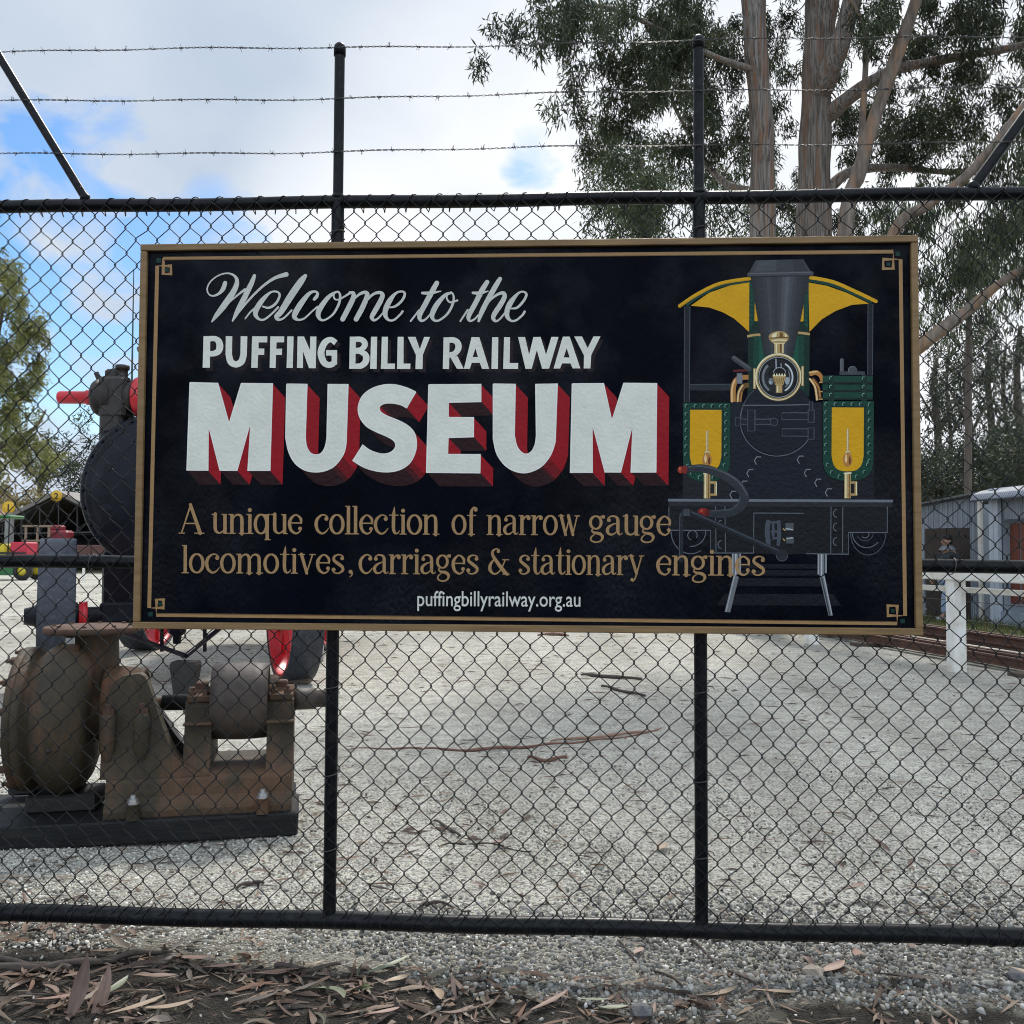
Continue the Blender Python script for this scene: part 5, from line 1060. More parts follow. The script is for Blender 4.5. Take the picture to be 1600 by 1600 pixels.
skin = pm('skin', (.42, .25, .17), (.38, .22, .15), rough=.5, spec=.3); jack = pm('dark_jacket', (.022, .025, .032), (.045, .05, .058), scale=20, rough=.85); jean = pm('light_jeans', (.30, .38, .50), (.22, .29, .40), scale=18, rough=.85); hairm = pm('black_hair', (.008, .007, .006), (.016, .013, .012), scale=40, rough=.4); shoe = pm('white_shoe', (.55, .55, .55), (.4, .4, .4), rough=.6); greyh = pm('grey_hood', (.16, .17, .19), (.22, .23, .25), scale=20, rough=.9)
Vb = [(0, 0, .80), (0, 0, .95), (.01, 0, 1.10), (.0, 0, 1.24), (.015, 0, 1.31), (.03, 0, 1.36), (.04, 0, 1.43), (.05, 0, 1.49),
      (0, .16, 1.21), (-.06, .20, 1.00), (.05, .21, .80), (.07, .21, .73), (0, -.16, 1.21), (.03, -.20, 1.00), (.16, -.18, .83), (.19, -.175, .76),
      (.02, .085, .76), (.16, .09, .44), (.20, .09, .09), (.30, .09, .05), (-.02, -.085, .76), (-.08, -.09, .43), (-.30, -.09, .14), (-.22, -.09, .05)]
Eb = [(0, 1), (1, 2), (2, 3), (3, 4), (4, 5), (5, 6), (6, 7), (3, 8), (8, 9), (9, 10), (10, 11), (3, 12), (12, 13), (13, 14), (14, 15), (0, 16), (16, 17), (17, 18), (18, 19), (0, 20), (20, 21), (21, 22), (22, 23)]
Rb = [(.14, .10), (.13, .10), (.14, .105), (.13, .09), .05, .055, (.078, .092), (.06, .075), .05, .04, .033, .028, .05, .04, .033, .028, .085, .058, .038, .03, .085, .058, .038, .03]
for sx_, bi in ((1, 11), (-1, 15)):
    w0 = Vb[bi]
    for k_ in range(5):
        a0_ = (w0[0]+.012*(k_-1.5), w0[1], w0[2]-.03) if k_ < 4 else (w0[0]+.03, w0[1], w0[2]-.005)
        l_ = (.055, .065, .068, .052, .04)[k_]; i0 = len(Vb)
        Vb += [(a0_[0]+.006*(k_-1.5), a0_[1], a0_[2]-.03), (a0_[0]+.008*(k_-1.5)+(.02 if k_ == 4 else .008), a0_[1]-.01*sx_, a0_[2]-.03-l_*.8)]; Rb += [.0095, .0075]; Eb += [(bi, i0), (i0, i0+1)]
skinned('body', Vb, Eb, Rb, skin, per, 1)
skinned('jacket', [(0, 0, .74), (0, 0, .92), (.01, 0, 1.10), (.0, 0, 1.25), (0, .17, 1.22), (-.06, .205, 1.0), (.045, .21, .81), (0, -.17, 1.22), (.03, -.205, 1.0), (.15, -.185, .84)], [(0, 1), (1, 2), (2, 3), (3, 4), (4, 5), (5, 6), (3, 7), (7, 8), (8, 9)], [(.175, .13), (.165, .13), (.175, .13), (.15, .105), .075, .063, .05, .075, .063, .05], jack, per)
skinned('jeans', [(0, 0, .80), (.02, .09, .74), (.16, .095, .44), (.195, .095, .12), (-.02, -.09, .74), (-.08, -.095, .43), (-.285, -.095, .17)], [(0, 1), (1, 2), (2, 3), (0, 4), (4, 5), (5, 6)], [(.145, .115), .105, .078, .068, .105, .078, .068], jean, per)
X = XF[per.name]
def loc(x, y, z): return X @ Vector((x, y, z))
b = MB(); b.lathe(loc(.0, 0, 1.27), (0, 0, 1), [(0, .15), (.03, .135), (.06, .11), (.085, .09), (.07, .07)], 18, greyh); b.build('hood', None, per)
b = MB()
def hp_(x, y, z, r, s3, m): b.sphere(loc(x, y, z), r, 12, m, s3)
hp_(.015, 0, 1.50, .095, (1.0, .9, .72), hairm); hp_(-.035, 0, 1.45, .085, (.8, 1.0, 1.0), hairm); hp_(.06, 0, 1.525, .06, (.9, 1.1, .45), hairm); b.build('hair', None, per)
b = MB(); hp_(.128, 0, 1.425, .016, (1, .8, 1.3), skin); hp_(.118, 0, 1.388, .016, (.5, 1.3, .35), pm('lips', (.32, .12, .10), rough=.5))
for s in (-1, 1): hp_(.112, .032*s, 1.452, .010, (.7, 1.3, .6), pm('eye', (.02, .015, .012), rough=.2)); hp_(.114, .033*s, 1.468, .012, (.5, 1.6, .3), hairm); hp_(.03, .082*s, 1.435, .022, (.7, .4, 1.2), skin)
b.build('face', None, per)
b = MB(); hp_(.255, .09, .045, .055, (1.9, .8, .75), shoe); hp_(-.255, -.09, .075, .055, (1.7, .8, .8), shoe); b.build('shoes', None, per)

# ------------------------------------------------------------------ far left: shed, wagon, green utility vehicle, bollards
darkw = pm('dark_shed_board', (.028, .026, .025), (.045, .042, .04), scale=3, rough=.8, stretch=(4, 1, 1)); steel = pm('shed_steel', (.05, .052, .055), rough=.6); tin = corrug('old_tin_roof', (.16, .14, .12), (.24, .22, .19), 20)
D_ = 55.0
def LP(px, py, d=D_): return P(px, py, d)
apex, el, er = LP(88, 772), LP(-30, 832), LP(205, 828)
shedL = thing('open_shed', 'open fronted dark shed with low gabled tin roof in the far left of the yard', 'shed', ((el.x+er.x)/2, D_, 0))
b = MB(); b.prism([el, apex, er, er+Vector((0, 0, .22)), apex+Vector((0, 0, .24)), el+Vector((0, 0, .22))], (0, 12, 0), tin); b.build('roof', None, shedL)
b = MB(); b.box(((el.x+er.x)/2, D_+11.5, 1.6), (er.x-el.x, .15, 3.2), pm('grey_shed_wall', (.15, .155, .16), (.11, .115, .12), scale=1.5, rough=.8), 0); b.box((el.x+.2, D_+6, 1.3), (.15, 11, 2.5), darkw); b.box((er.x-.2, D_+6, 1.3), (.15, 11, 2.5), darkw); b.build('wall', None, shedL)
for k_ in (0, 5, 10):
    b = MB()
    y = D_+.3+k_; a0_ = Vector((el.x, y, el.z-.1)); a1_ = Vector((apex.x, y, apex.z-.1)); a2_ = Vector((er.x, y, er.z-.1))
    for p_, q in ((a0_, a1_), (a1_, a2_), (a0_, a2_)): b.cyl(p_, q, .06, 6, steel)
    for i in range(1, 8):
        t = i/8; m0 = a0_.lerp(a2_, t); m1 = (a0_.lerp(a1_, t*2) if t <= .5 else a1_.lerp(a2_, t*2-1)); b.cyl(m0, m1, .035, 5, steel); t2 = (i+1)/8
        if i < 7: m2 = (a0_.lerp(a1_, t2*2) if t2 <= .5 else a1_.lerp(a2_, t2*2-1)); b.cyl(m0, m2, .03, 5, steel)
    b.build('truss', None, shedL)
for x in (el.x+.2, apex.x, er.x-.2): b = MB(); b.cyl((x, D_+.3, 0), (x, D_+.3, el.z if x != apex.x else el.z-.1), .09, 8, steel); b.build('post', None, shedL)
yel = pm('yellow_sign', (.62, .38, .02), (.56, .34, .02), rough=.5); inkm = pm('black_ink', (.01, .01, .01), rough=.6)
def digit_sign(px, py, d, r, ch, label, post):
    c = P(px, py, d); t = thing('number_sign', label, 'sign', c); b = MB(); b.lathe(c, (0, 1, 0), [(0, 0), (0, r), (.04, r), (.04, 0)], 24, yel); b.build('disc', None, t)
    cu = bpy.data.curves.new('digit', 'FONT'); cu.body = ch; cu.size = r*1.5; cu.offset = .012; o = bpy.data.objects.new('digit', cu); col.objects.link(o)
    me = bpy.data.meshes.new_from_object(o.evaluated_get(bpy.context.evaluated_depsgraph_get())); v = [q.co.copy() for q in me.vertices]; f = [tuple(p_.vertices) for p_ in me.polygons]; bpy.data.objects.remove(o); bpy.data.curves.remove(cu)
    mx = (min(q.x for q in v)+max(q.x for q in v))/2; my = (min(q.y for q in v)+max(q.y for q in v))/2
    b = MB(); b.add([(c.x+q.x-mx, d-.012, c.z+q.y-my) for q in v], f, inkm); b.build('digit', None, t)
    if post:
        b = MB(); b.cyl((c.x, d+.15, 0), (c.x, d+.15, c.z-r*.8), .22, 10, pm('grey_post', (.16, .16, .16), (.22, .22, .21), rough=.7)); b.build('post', None, t)
digit_sign(88, 775, D_-.3, .33, '2', 'round yellow number two sign on the gable of the far open shed', False)
digit_sign(13, 793, 50, .34, '1', 'round yellow number one sign on a grey post behind the green vehicle', True)
b = MB(); p0_, p1_ = LP(-60, 812, 62), LP(12, 792, 62)
hb = thing('tiled_house', 'house with pale orange tiled roof at the far left edge', 'house', (p0_.x, 62, 0)); b.prism([(p0_.x-6, 62, 2.9), (p1_.x+.6, 62, 2.9), (p1_.x-2, 66, p1_.z+.2), (p0_.x-4, 66, p1_.z+.2)], (0, 0, .2), pm('orange_tiles', (.26, .16, .10), (.32, .21, .14), scale=3, rough=.8, bump=.2)); b.build('roof', None, hb)
b = MB(); b.box((p0_.x-2.0, 66.5, 1.3), (9, 8, 2.7), pm('cream_wall', (.35, .3, .23), rough=.8)); b.build('wall', None, hb)
wg = P(105, 850, 51); wag = thing('flat_wagon', 'rust red low sided wagon parked before the dark shed', 'wagon', (wg.x, 51, 0)); wr = pm('wagon_red_brown', (.11, .045, .035), (.08, .035, .03), scale=4, rough=.7, stretch=(6, 1, 1))
b = MB(); b.box((wg.x+1.2, 51, 1.0), (6.5, 1.6, .95), wr, 0, bev=.03)
for k_ in range(8): b.box((wg.x-1.6+.8*k_, 50.17, 1.0), (.08, .06, .95), wr)
b.build('body', None, wag)
for k_ in (-1.4, -.6, 2.6, 3.6):
    b = MB(); b.lathe((wg.x+k_, 50.3, .34), (0, 1, 0), [(0, .05), (0, .33), (.05, .36), (.1, .36), (.1, .05)], 20, dark_i); b.build('wheel', None, wag)
b = MB(); b.box((P(95, 836, 53).x, 53, 2.0), (1.15, 1.0, .6), pm('crimson_paint', (.22, .012, .022), (.16, .01, .018), rough=.5), .1, bev=.12); b.box((P(90, 824, 53).x, 53, 2.42), (.7, .7, .35), pm('crimson_paint', (.22, .012, .022), (.16, .01, .018), rough=.5), .1, bev=.1)
mc = P(100, 830, 53); t_ = thing('red_machine', 'dark red machine standing inside the far open shed', 'machine', (mc.x, 53, 0)); b.build('body', None, t_); b = MB(); b.box((mc.x, 53, .75), (1.3, .9, 1.5), dark_i, .1, bev=.04); b.build('stand', None, t_)
b = MB(); fq = thing('timber_rack', 'pale timber frame rack beside the red machine in the far shed', 'rack', (P(60, 840, 52).x, 52, 0)); wdm = pm('pale_timber', (.28, .2, .14), (.22, .16, .11), rough=.8)
for px in (40, 58, 76): q = P(px, 850, 52); b.box((q.x, 52, 1.25), (.1, .1, 2.5), wdm)
q = P(58, 822, 52); b.box((q.x, 52, q.z), (1.6, .12, .12), wdm); b.box((q.x, 52, q.z-.8), (1.6, .12, .1), wdm); b.build('frame', None, fq)
gv = P(10, 895, 38.5); D2 = 38.5; ut = thing('utility_vehicle', 'green utility vehicle with canopy and yellow seat at the left edge of the yard', 'utility vehicle', (gv.x, D2, 0))
grn = pm('green_vehicle_paint', (.02, .14, .03), (.016, .11, .025), rough=.35); blkp = pm('black_plastic', (.012, .012, .013), rough=.6)
ux = lambda px: P(px, 880, D2).x
uz = lambda py: P(20, py, D2).z
b = MB(); b.prism([(ux(-75), D2-.6, .2), (ux(32), D2-.6, .2), (ux(36), D2-.6, uz(872)), (ux(-18), D2-.6, uz(872)), (ux(-40), D2-.6, uz(868)), (ux(-78), D2-.6, uz(878))], (0, 1.3, 0), grn); b.build('body', None, ut)
b = MB(); b.box((ux(-4), D2, uz(808)), (ux(26)-ux(-34), 1.25, .14), grn, 0, bev=.05); b.build('canopy', None, ut)
b = MB()
for px in (2, 22, -32):
    for y in (-.5, .5): b = MB(); b.cyl((ux(px), D2+y, uz(875)), (ux(px+1), D2+y, uz(811)), .025, 6, blkp); b.build('canopy_post', None, ut)
b = MB(); b.box((ux(10), D2-.1, uz(859)), (.55, 1.0, .5), pm('yellow_seat', (.62, .5, .02), (.5, .4, .02), rough=.5), .0, bev=.08); b.build('seat', None, ut)
b = MB(); b.box((ux(28), D2-.1, uz(864)), (ux(52)-ux(4), 1.25, .07), blkp); b.build('tray', None, ut)
b = MB(); b.box((ux(40), D2-.15, uz(857)), (.68, .9, .52), pm('pink_red_box', (.5, .02, .05), (.42, .018, .04), rough=.45), 0, bev=.05); tag(b.build('red_box', None), 'bright red box carried on the tray of the green utility vehicle', 'box')
for px, y in ((46, -.62), (46, .5), (-55, -.62), (-55, .5)):
    b = MB(); b.lathe((ux(px), D2+y, .38), (0, 1, 0), [(0, .2), (0, .34), (.04, .38), (.2, .38), (.24, .34), (.24, .2)], 24, blkp); wh = b.build('wheel', None, ut)
    h = MB(); h.lathe((ux(px), D2+y+.02, .38), (0, 1, 0), [(0, 0), (0, .08), (.02, .2), (.2, .2), (.2, 0)], 20, pm('yellow_hub', (.6, .48, .03), rough=.5)); h.build('rim', None, wh)
rb = P(133, 880, 38); rt = thing('rope_barrier', 'white posts linked by a white rope in front of the rust red wagon', 'rope barrier', (rb.x, 38, 0))
pts = []
for px in (-40, 45, 131, 217, 303):
    q = P(px, 880, 38); b = MB(); b.lathe((q.x, 38, 0), (0, 0, 1), [(0, .055), (.86, .05), (.9, .06), (.93, .05), (.95, 0)], 12, whitep); b.build('post', None, rt); pts.append(q.x)
b = MB()
for i in range(4): b.tube([(pts[i]+(pts[i+1]-pts[i])*j/8, 38, .82-.16*4*(j/8)*(1-j/8)) for j in range(9)], .022, 6, whitep, cap=False)
b.build('rope', None, rt)
# ------------------------------------------------------------------ trees
bark = pm('stringy_bark', (.27, .24, .21), (.085, .070, .058), lo=.42, hi=.60, scale=4, rough=.85, stretch=(9, 9, .28), bump=.8, bscale=7, c3=(.23, .12, .065), s3=1.5, dist=.8)
bark_p = pm('pale_smooth_bark', (.24, .195, .155), (.10, .078, .062), scale=4, rough=.75, stretch=(3, 3, .6), bump=.25, bscale=8, c3=(.30, .17, .09), s3=2.2)
bark_d = pm('dark_bark', (.07, .058, .048), (.11, .09, .075), scale=5, rough=.9, stretch=(4, 4, .5), bump=.3)
twig_m = pm('twig_bark', (.10, .075, .058), (.16, .125, .10), scale=6, rough=.85)
leaf_e = leafmat('gum_leaves', [(.029, .042, .023), (.048, .063, .034), (.072, .085, .047), (.022, .032, .019), (.10, .105, .06)], .25, .42, 1.1)
leaf_g = leafmat('grey_gum_leaves', [(.046, .064, .034), (.070, .088, .048), (.098, .112, .062), (.038, .052, .030)], .25, .5, .8)
leaf_o = leafmat('olive_leaves', [(.12, .145, .045), (.17, .185, .065), (.23, .235, .09), (.10, .12, .042), (.27, .25, .11)], .36, .5, 1.4)
leaf_k = leafmat('dark_leaves', [(.022, .032, .018), (.036, .048, .026), (.05, .06, .034), (.028, .036, .022)], .2, .55)
def resample(pl, step=.25):
    out = []
    q = cr(pl, 6)
    for i in range(len(q)-1):
        a0, a1 = np.array(q[i]), np.array(q[i+1]); m = max(1, int(np.linalg.norm(a1[:3]-a0[:3])/step))
        for j in range(m): out.append(a0+(a1-a0)*j/m)
    out.append(np.array(q[-1])); return out
def leaves(centres, sizes, n_each, ll, lw, droop, rg):
    C = np.repeat(centres, n_each, 0); S = np.repeat(sizes, n_each, 0); n = len(C)
    u = rg.normal(size=(n, 3)); u /= np.linalg.norm(u, axis=1)[:, None]; rr = rg.random(n)**.45
    pos = C+u*S*rr[:, None]
    d = rg.normal(size=(n, 3))*(1-droop)+np.array([0, 0, -1.0])*droop; d /= np.linalg.norm(d, axis=1)[:, None]
    s = rg.normal(size=(n, 3)); s -= d*(s*d).sum(1)[:, None]; s /= np.linalg.norm(s, axis=1)[:, None]
    L_ = ll*rg.uniform(.6, 1.25, n)[:, None]; W_ = lw*rg.uniform(.7, 1.2, n)[:, None]
    bend = np.cross(d, s)*L_*rg.normal(0, .12, n)[:, None]
    V = np.stack([pos, pos+d*L_*.45+s*W_*.5+bend, pos+d*L_, pos+d*L_*.45-s*W_*.5+bend], 1).reshape(-1, 3)
    return V, np.arange(n*4).reshape(-1, 4)
def tree(name, label, base, stems, blobs, ll, lw, n_each, csize, droop, lm, bm_, seed, group=None, cat='tree', twig=.012, up0=2.0, grp=4):
    n_each = int(n_each*1.8); csize *= .88
    rg = np.random.default_rng(seed); t = thing(name, label, cat, base, 0, group)
    b = MB(); nodes = []
    for st in stems:
        q = resample(st, .3); nodes += [tuple(x) for x in q if x[2] > up0]
        k = 14 if q[0][3] > .1 else 8
        rr = [x[3]*(1+.05*math.sin(i*1.3+seed)+.04*math.sin(i*.37)) for i, x in enumerate(q)]
        b.tube([x[:3] for x in q], rr, k, bm_)
    tr = b.build('trunk', None, t, fix=False)
    cs = []
    for (px, py, r, d, ds, n) in blobs:
        for _ in range(max(1, int(n*.58/grp+.5))):
            u = rg.normal(size=2); u /= np.linalg.norm(u); rad = r*rg.random()**.55
            p0_ = P(px+u[0]*rad, py+u[1]*rad*.9, d+rg.uniform(-ds, ds))
            for _ in range(grp):
                p_ = p0_+Vector(rg.normal(0, csize*1.05, 3)*np.array([1, 1, 1.25]).tolist())
                if p_.z > .3: cs.append(tuple(p_))
    cs = np.array(cs)
    N_ = np.array(nodes) if nodes else np.array([(*base, .05)])
    NP = N_[:, :3]; NR = N_[:, 3]
    dist = np.array([np.min(np.linalg.norm(NP-c, axis=1)) for c in cs]); order = np.argsort(dist)
    tb = MB(); NPl = NP; NRl = NR
    for i in order:
        c = cs[i]; dv = c-NPl; dd = np.linalg.norm(dv, axis=1)+np.maximum(0, -dv[:, 2])*.35; j = int(np.argmin(dd)); s0 = NPl[j]
        L0 = np.linalg.norm(c-s0)
        if L0 < .05: continue
        m1 = s0+(c-s0)*.4+np.array([0, 0, .16*L0])+rg.normal(0, .06*L0, 3); m2 = s0+(c-s0)*.75+np.array([0, 0, .14*L0])+rg.normal(0, .05*L0, 3)
        r0 = min(NRl[j]*.7, twig*(1+.9*L0)); pts = [tuple(s0)+(r0,), tuple(m1)+(r0*.75,), tuple(m2)+(r0*.55,), tuple(c)+(r0*.35,)]
        q = cr(pts, 3); tb.tube([x[:3] for x in q], [x[3] for x in q], 5, twig_m, cap=False)
        ad = np.array([x for x in q[2:]]); NPl = np.vstack([NPl, ad[:, :3]]); NRl = np.append(NRl, ad[:, 3])
    if tb.v: tb.build('branches', None, t, fix=False)
    sz = np.stack([csize*rg.uniform(.7, 1.3, len(cs)), csize*rg.uniform(.7, 1.3, len(cs)), csize*1.25*rg.uniform(.7, 1.4, len(cs))], 1)
    V, Fq = leaves(cs-np.array([0, 0, csize*.4]), sz, n_each, ll, lw, droop, rg)
    npmesh('crown', V, Fq, lm, t)
    return t
def stem(*pts):                    # (px, py, depth, radius) or a ground start
    return [(*P(a, b_, d), r) for a, b_, d, r in pts]
def rooted(px, d, r, *pts):
    q = P(px, 870, d); return [(q.x, d, -.1, r*1.25), (q.x, d, 1.0, r)]+[(*P(a, b_, dd), rr) for a, b_, dd, rr in pts]
# the three tall gums behind the sign
b0 = P(1180, 870, 15.5)
tree('gum_tree', 'tall gum with orange streaked bark, first trunk right of the fence post', (b0.x, 15.5, 0),
     [rooted(1194, 15.5, .25, (1192, 370, 15.5, .205), (1190, 200, 15.4, .20), (1180, 60, 15.3, .19), (1174, -120, 15.2, .21), (1165, -420, 15, .13), (1160, -600, 15, .05)),
      stem((1178, 110, 15.3, .06), (1120, 90, 14.9, .045), (1040, 50, 14.3, .035), (940, 10, 13.8, .03), (860, 20, 13.5, .015)),
      stem((1186, 300, 15.4, .07), (1140, 290, 15.9, .06), (1100, 250, 16.4, .05), (1050, 160, 16.6, .03)),
      stem((1174, -60, 15.2, .11), (1060, -140, 14.6, .07), (930, -170, 14, .04))],
     [(862, 35, 50, 13.6, .6, 12), (800, 42, 22, 13.5, .3, 8), (880, 85, 24, 13.6, .4, 7), (965, 55, 62, 14, .8, 42), (1050, 60, 70, 14.6, 1.2, 52), (985, 145, 62, 14.8, 1, 34), (1100, 130, 70, 16.4, 1.2, 46), (1140, 40, 60, 16.8, 1.0, 36), (1060, 200, 55, 16, 1, 26), (960, 200, 34, 15, .6, 14), (1150, 230, 50, 16.8, .8, 24), (930, -70, 110, 14, 1.5, 50), (1080, -120, 140, 15.5, 2, 70), (1150, -330, 160, 15, 2, 60)],
     .14, .024, 84, .23, .62, leaf_e, bark, 3)
b1 = P(1270, 870, 16.2)
tree('gum_tree', 'thickest gum trunk, in the middle of the three behind the sign', (b1.x, 16.2, 0),
     [rooted(1268, 16.2, .36, (1271, 370, 16.2, .285), (1274, 200, 16.2, .275), (1280, 60, 16.1, .26), (1290, -80, 16, .27), (1300, -400, 16, .16), (1300, -620, 16, .05)),
      stem((1278, 150, 16.1, .2), (1302, 95, 15.8, .18), (1327, 20, 15.6, .16), (1345, -60, 15.4, .16), (1400, -260, 15, .08)),
      stem((1290, 185, 16.1, .14), (1330, 150, 15.8, .12), (1390, 112, 15.5, .09), (1480, 92, 15, .07), (1600, 70, 14.6, .05), (1700, 30, 14.5, .03)),
      stem((1290, 300, 16.1, .10), (1330, 268, 16.3, .085), (1400, 262, 16.5, .07), (1500, 268, 16.8, .045), (1560, 240, 17, .03))],
     [(1230, 170, 48, 17.4, .8, 24), (1235, 60, 45, 17.5, .8, 22), (1215, 300, 48, 17.4, .8, 20), (1330, 130, 55, 17.3, .8, 30), (1360, 215, 60, 17.2, .8, 34), (1440, 175, 75, 16.6, 1.2, 44), (1420, 40, 70, 15.5, 1.2, 36), (1520, 50, 80, 15, 1.2, 46), (1540, 150, 80, 16, 1.2, 46), (1480, 240, 60, 17, 1, 34), (1590, 90, 70, 15, 1, 34), (1330, -60, 120, 15.5, 1.5, 46), (1480, -110, 130, 15, 1.5, 52), (1620, -60, 120, 15, 1.5, 46), (1340, -330, 200, 16, 2, 70), (1700, 120, 120, 15.5, 1.5, 50), (1345, 320, 40, 18, .8, 16)],
     .14, .024, 84, .23, .62, leaf_e, bark, 4)
b2 = P(1300, 870, 14.5)
tree('gum_tree', 'slanting pale gum stem leaning right beside the thickest trunk', (b2.x, 14.5, 0),
     [rooted(1296, 14.5, .22, (1320, 372, 14.5, .115), (1342, 270, 14.4, .112), (1368, 180, 14.3, .105), (1400, 90, 14.1, .10), (1432, 0, 14, .09), (1470, -110, 13.8, .09), (1520, -300, 13.5, .04)),
      stem((1330, 545, 14.5, .12), (1398, 362, 14.2, .085), (1450, 320, 14, .08), (1510, 275, 13.8, .07), (1570, 205, 13.6, .06), (1640, 110, 13.4, .07), (1720, -40, 13.2, .03)),
      stem((1300, 640, 14.4, .14), (1380, 578, 14, .125), (1440, 538, 13.8, .115), (1505, 490, 13.6, .085), (1560, 445, 13.4, .06), (1620, 405, 13.2, .05), (1690, 350, 13, .03)),
      stem((1340, 285, 14.4, .04), (1348, 180, 14.8, .05), (1352, 60, 15, .045), (1330, 0, 15, .03))],
     [(1560, 330, 60, 14.5, .8, 26), (1480, 400, 60, 15, 1, 22), (1590, 250, 50, 14, .6, 18), (1640, 330, 80, 13.5, 1, 30), (1500, -120, 120, 14, 1, 40), (1680, -40, 120, 13.5, 1, 36), (1400, 310, 40, 15.6, .5, 12)],
     .16, .025, 60, .25, .75, leaf_e, bark_p, 6)
# behind them
def bg(name, label, px, d, r, top, blobs, lm, ll, lw, ne, cs, seed, bm_=bark_d, droop=.6, extra=(), group=None, cat='tree', twig=.02):
    q = P(px, 870, d)
    return tree(name, label, (q.x, d, 0), [rooted(px, d, r, *[(a, b_, d, rr) for a, b_, rr in top])]+[stem(*e) for e in extra], blobs, ll, lw, ne, cs, droop, lm, bm_, seed, group, cat, twig)
bg('gum_tree', 'softer grey green gum behind the right fence post, lower left of the tall gums', 1010, 30, .3, [(1010, 420, .2), (1000, 250, .1)], [(960, 290, 55, 30, 2, 42), (1010, 250, 45, 30, 2, 30), (940, 240, 36, 30, 1.5, 20), (1040, 320, 50, 30, 2, 34), (985, 350, 45, 30, 2, 26), (1110, 310, 60, 31, 2, 34), (1160, 340, 40, 31, 2, 18)], leaf_g, .26, .05, 56, .5, 21, droop=.6)
bg('gum_tree', 'big drooping gum filling the view right of the sign above the pale limb', 1512, 27, .11, [(1514, 500, .085), (1516, 380, .05)], [(1490, 370, 70, 27, 2, 60), (1560, 370, 70, 26, 2, 60), (1470, 440, 50, 27, 2, 34), (1550, 450, 55, 27, 2, 38), (1600, 420, 55, 26, 1.5, 34), (1440, 350, 50, 28, 1.5, 26), (1460, 520, 40, 28, 2, 18), (1640, 360, 90, 26, 2, 40), (1390, 330, 40, 28, 2, 16), (1600, 320, 50, 26, 2, 24)], leaf_g, .22, .034, 30, .32, 22, droop=.85)
back = [(1462, 52, .22, 560, (1458, 600, 40, 14)), (1512, 48, .2, 520, (1510, 590, 45, 18)), (1547, 55, .24, 530, (1548, 575, 42, 18)), (1592, 50, .26, 510, (1590, 585, 45, 20)), (1640, 50, .26, 510, (1640, 575, 50, 20)), (1482, 60, .14, 540, (1484, 570, 30, 8)), (1570, 62, .15, 540, (1572, 560, 30, 8))]
TL = ['slim dark gum nearest the sign edge in the far row', 'thicker straight gum second in the far row right of the sign', 'dark gum third in the far row right of the sign', 'dark gum fourth in the far row at the right edge of the photo', 'dark gum beyond the right edge of the far row', 'thinnest far trunk between the first and second gums of the far row', 'thin far trunk just left of the fourth gum of the far row']
for i, (px, d, r, tp, cb) in enumerate(back):
    bg('gum_tree', TL[i], px, d, r, [(px+4, 700, r*.9), (px-3, 600, r*.7), (px+2, tp, r*.4)],
       [(cb[0], cb[1], cb[2], d, 3, cb[3]), (px-10, 520, 40, d, 3, 6), (px+15, 545, 34, d, 3, 5), (px+5, 640, 34, d, 3, 2)], leaf_k, .38, .07, 36, .60, 30+i, droop=.5, group='far row of gums right of the sign',
       extra=(((px, 690, d, .09), (px+25, 640, d, .07), (px+55, 605, d, .03)), ((px, 660, d, .08), (px-22, 620, d, .05), (px-40, 590, d, .02))))
hed = [(1455, 735, 40, 40), (1505, 725, 46, 44), (1560, 722, 48, 42), (1605, 730, 46, 38), (1400, 740, 50, 45), (1660, 725, 60, 40), (1340, 745, 60, 48)]
HL = ['dark bush above the roof of the grey shed nearest the sign', 'dark bush behind the gap between the two sheds', 'dark bush over the curved shed roof', 'dark bush at the right edge behind the curved roof', 'dark bush hidden behind the right part of the sign', 'dark bush beyond the right edge of the photo', 'dark bush behind the painted locomotive']
for i, (px, py, r, d) in enumerate(hed):
    bg('bush', HL[i], px, d, .12, [(px, 780, .06)], [(px, py, r, d, 3, 40), (px, py+45, r, d, 3, 34), (px, py+90, r, d, 3, 24)], leaf_k, .20, .06, 110, .75, 50+i, droop=.35, group='dark bushes behind the sheds', cat='bush')
# far left trees
bg('wattle_tree', 'large olive green tree at the left edge behind the engine pulley', -30, 26, .28, [(-20, 650, .2), (-10, 520, .12)],
   [(10, 440, 34, 26, 1.0, 26), (-30, 420, 40, 26, 1, 22), (40, 510, 36, 26, 1.2, 26), (0, 500, 30, 26.5, 1, 12), (20, 570, 42, 26, 1.4, 40), (62, 590, 24, 26, .8, 14), (10, 640, 40, 26, 1.4, 38), (45, 650, 30, 25.5, 1, 16), (0, 690, 34, 26.5, 1.4, 26), (50, 705, 24, 27, 1, 12), (-60, 560, 70, 26, 2, 50), (-60, 660, 60, 26, 2, 44)],
   leaf_o, .19, .046, 44, .27, 70, droop=.35, extra=(((-20, 700, 26, .14), (20, 690, 26, .09), (55, 668, 26, .05), (72, 640, 26, .02)), ((-15, 600, 26, .10), (15, 560, 26, .07), (40, 510, 26, .03)), ((-12, 560, 26, .08), (5, 480, 26, .05), (12, 430, 26, .02))))
bg('gum_tree', 'thin pale gum showing sky between its leaves above the far open shed', 60, 72, .2, [(62, 760, .16), (75, 700, .1)], [(70, 690, 34, 72, 2, 16), (105, 705, 30, 72, 2, 14), (60, 730, 36, 72, 2, 16), (95, 745, 30, 72, 2, 9), (125, 680, 26, 72, 2, 9), (150, 700, 30, 72, 2, 10)], leaf_g, .42, .09, 40, .9, 71, droop=.4, extra=(((62, 770, 72, .12), (90, 720, 72, .08), (120, 690, 72, .03)), ((64, 750, 72, .1), (100, 740, 72, .06), (135, 715, 72, .03))))
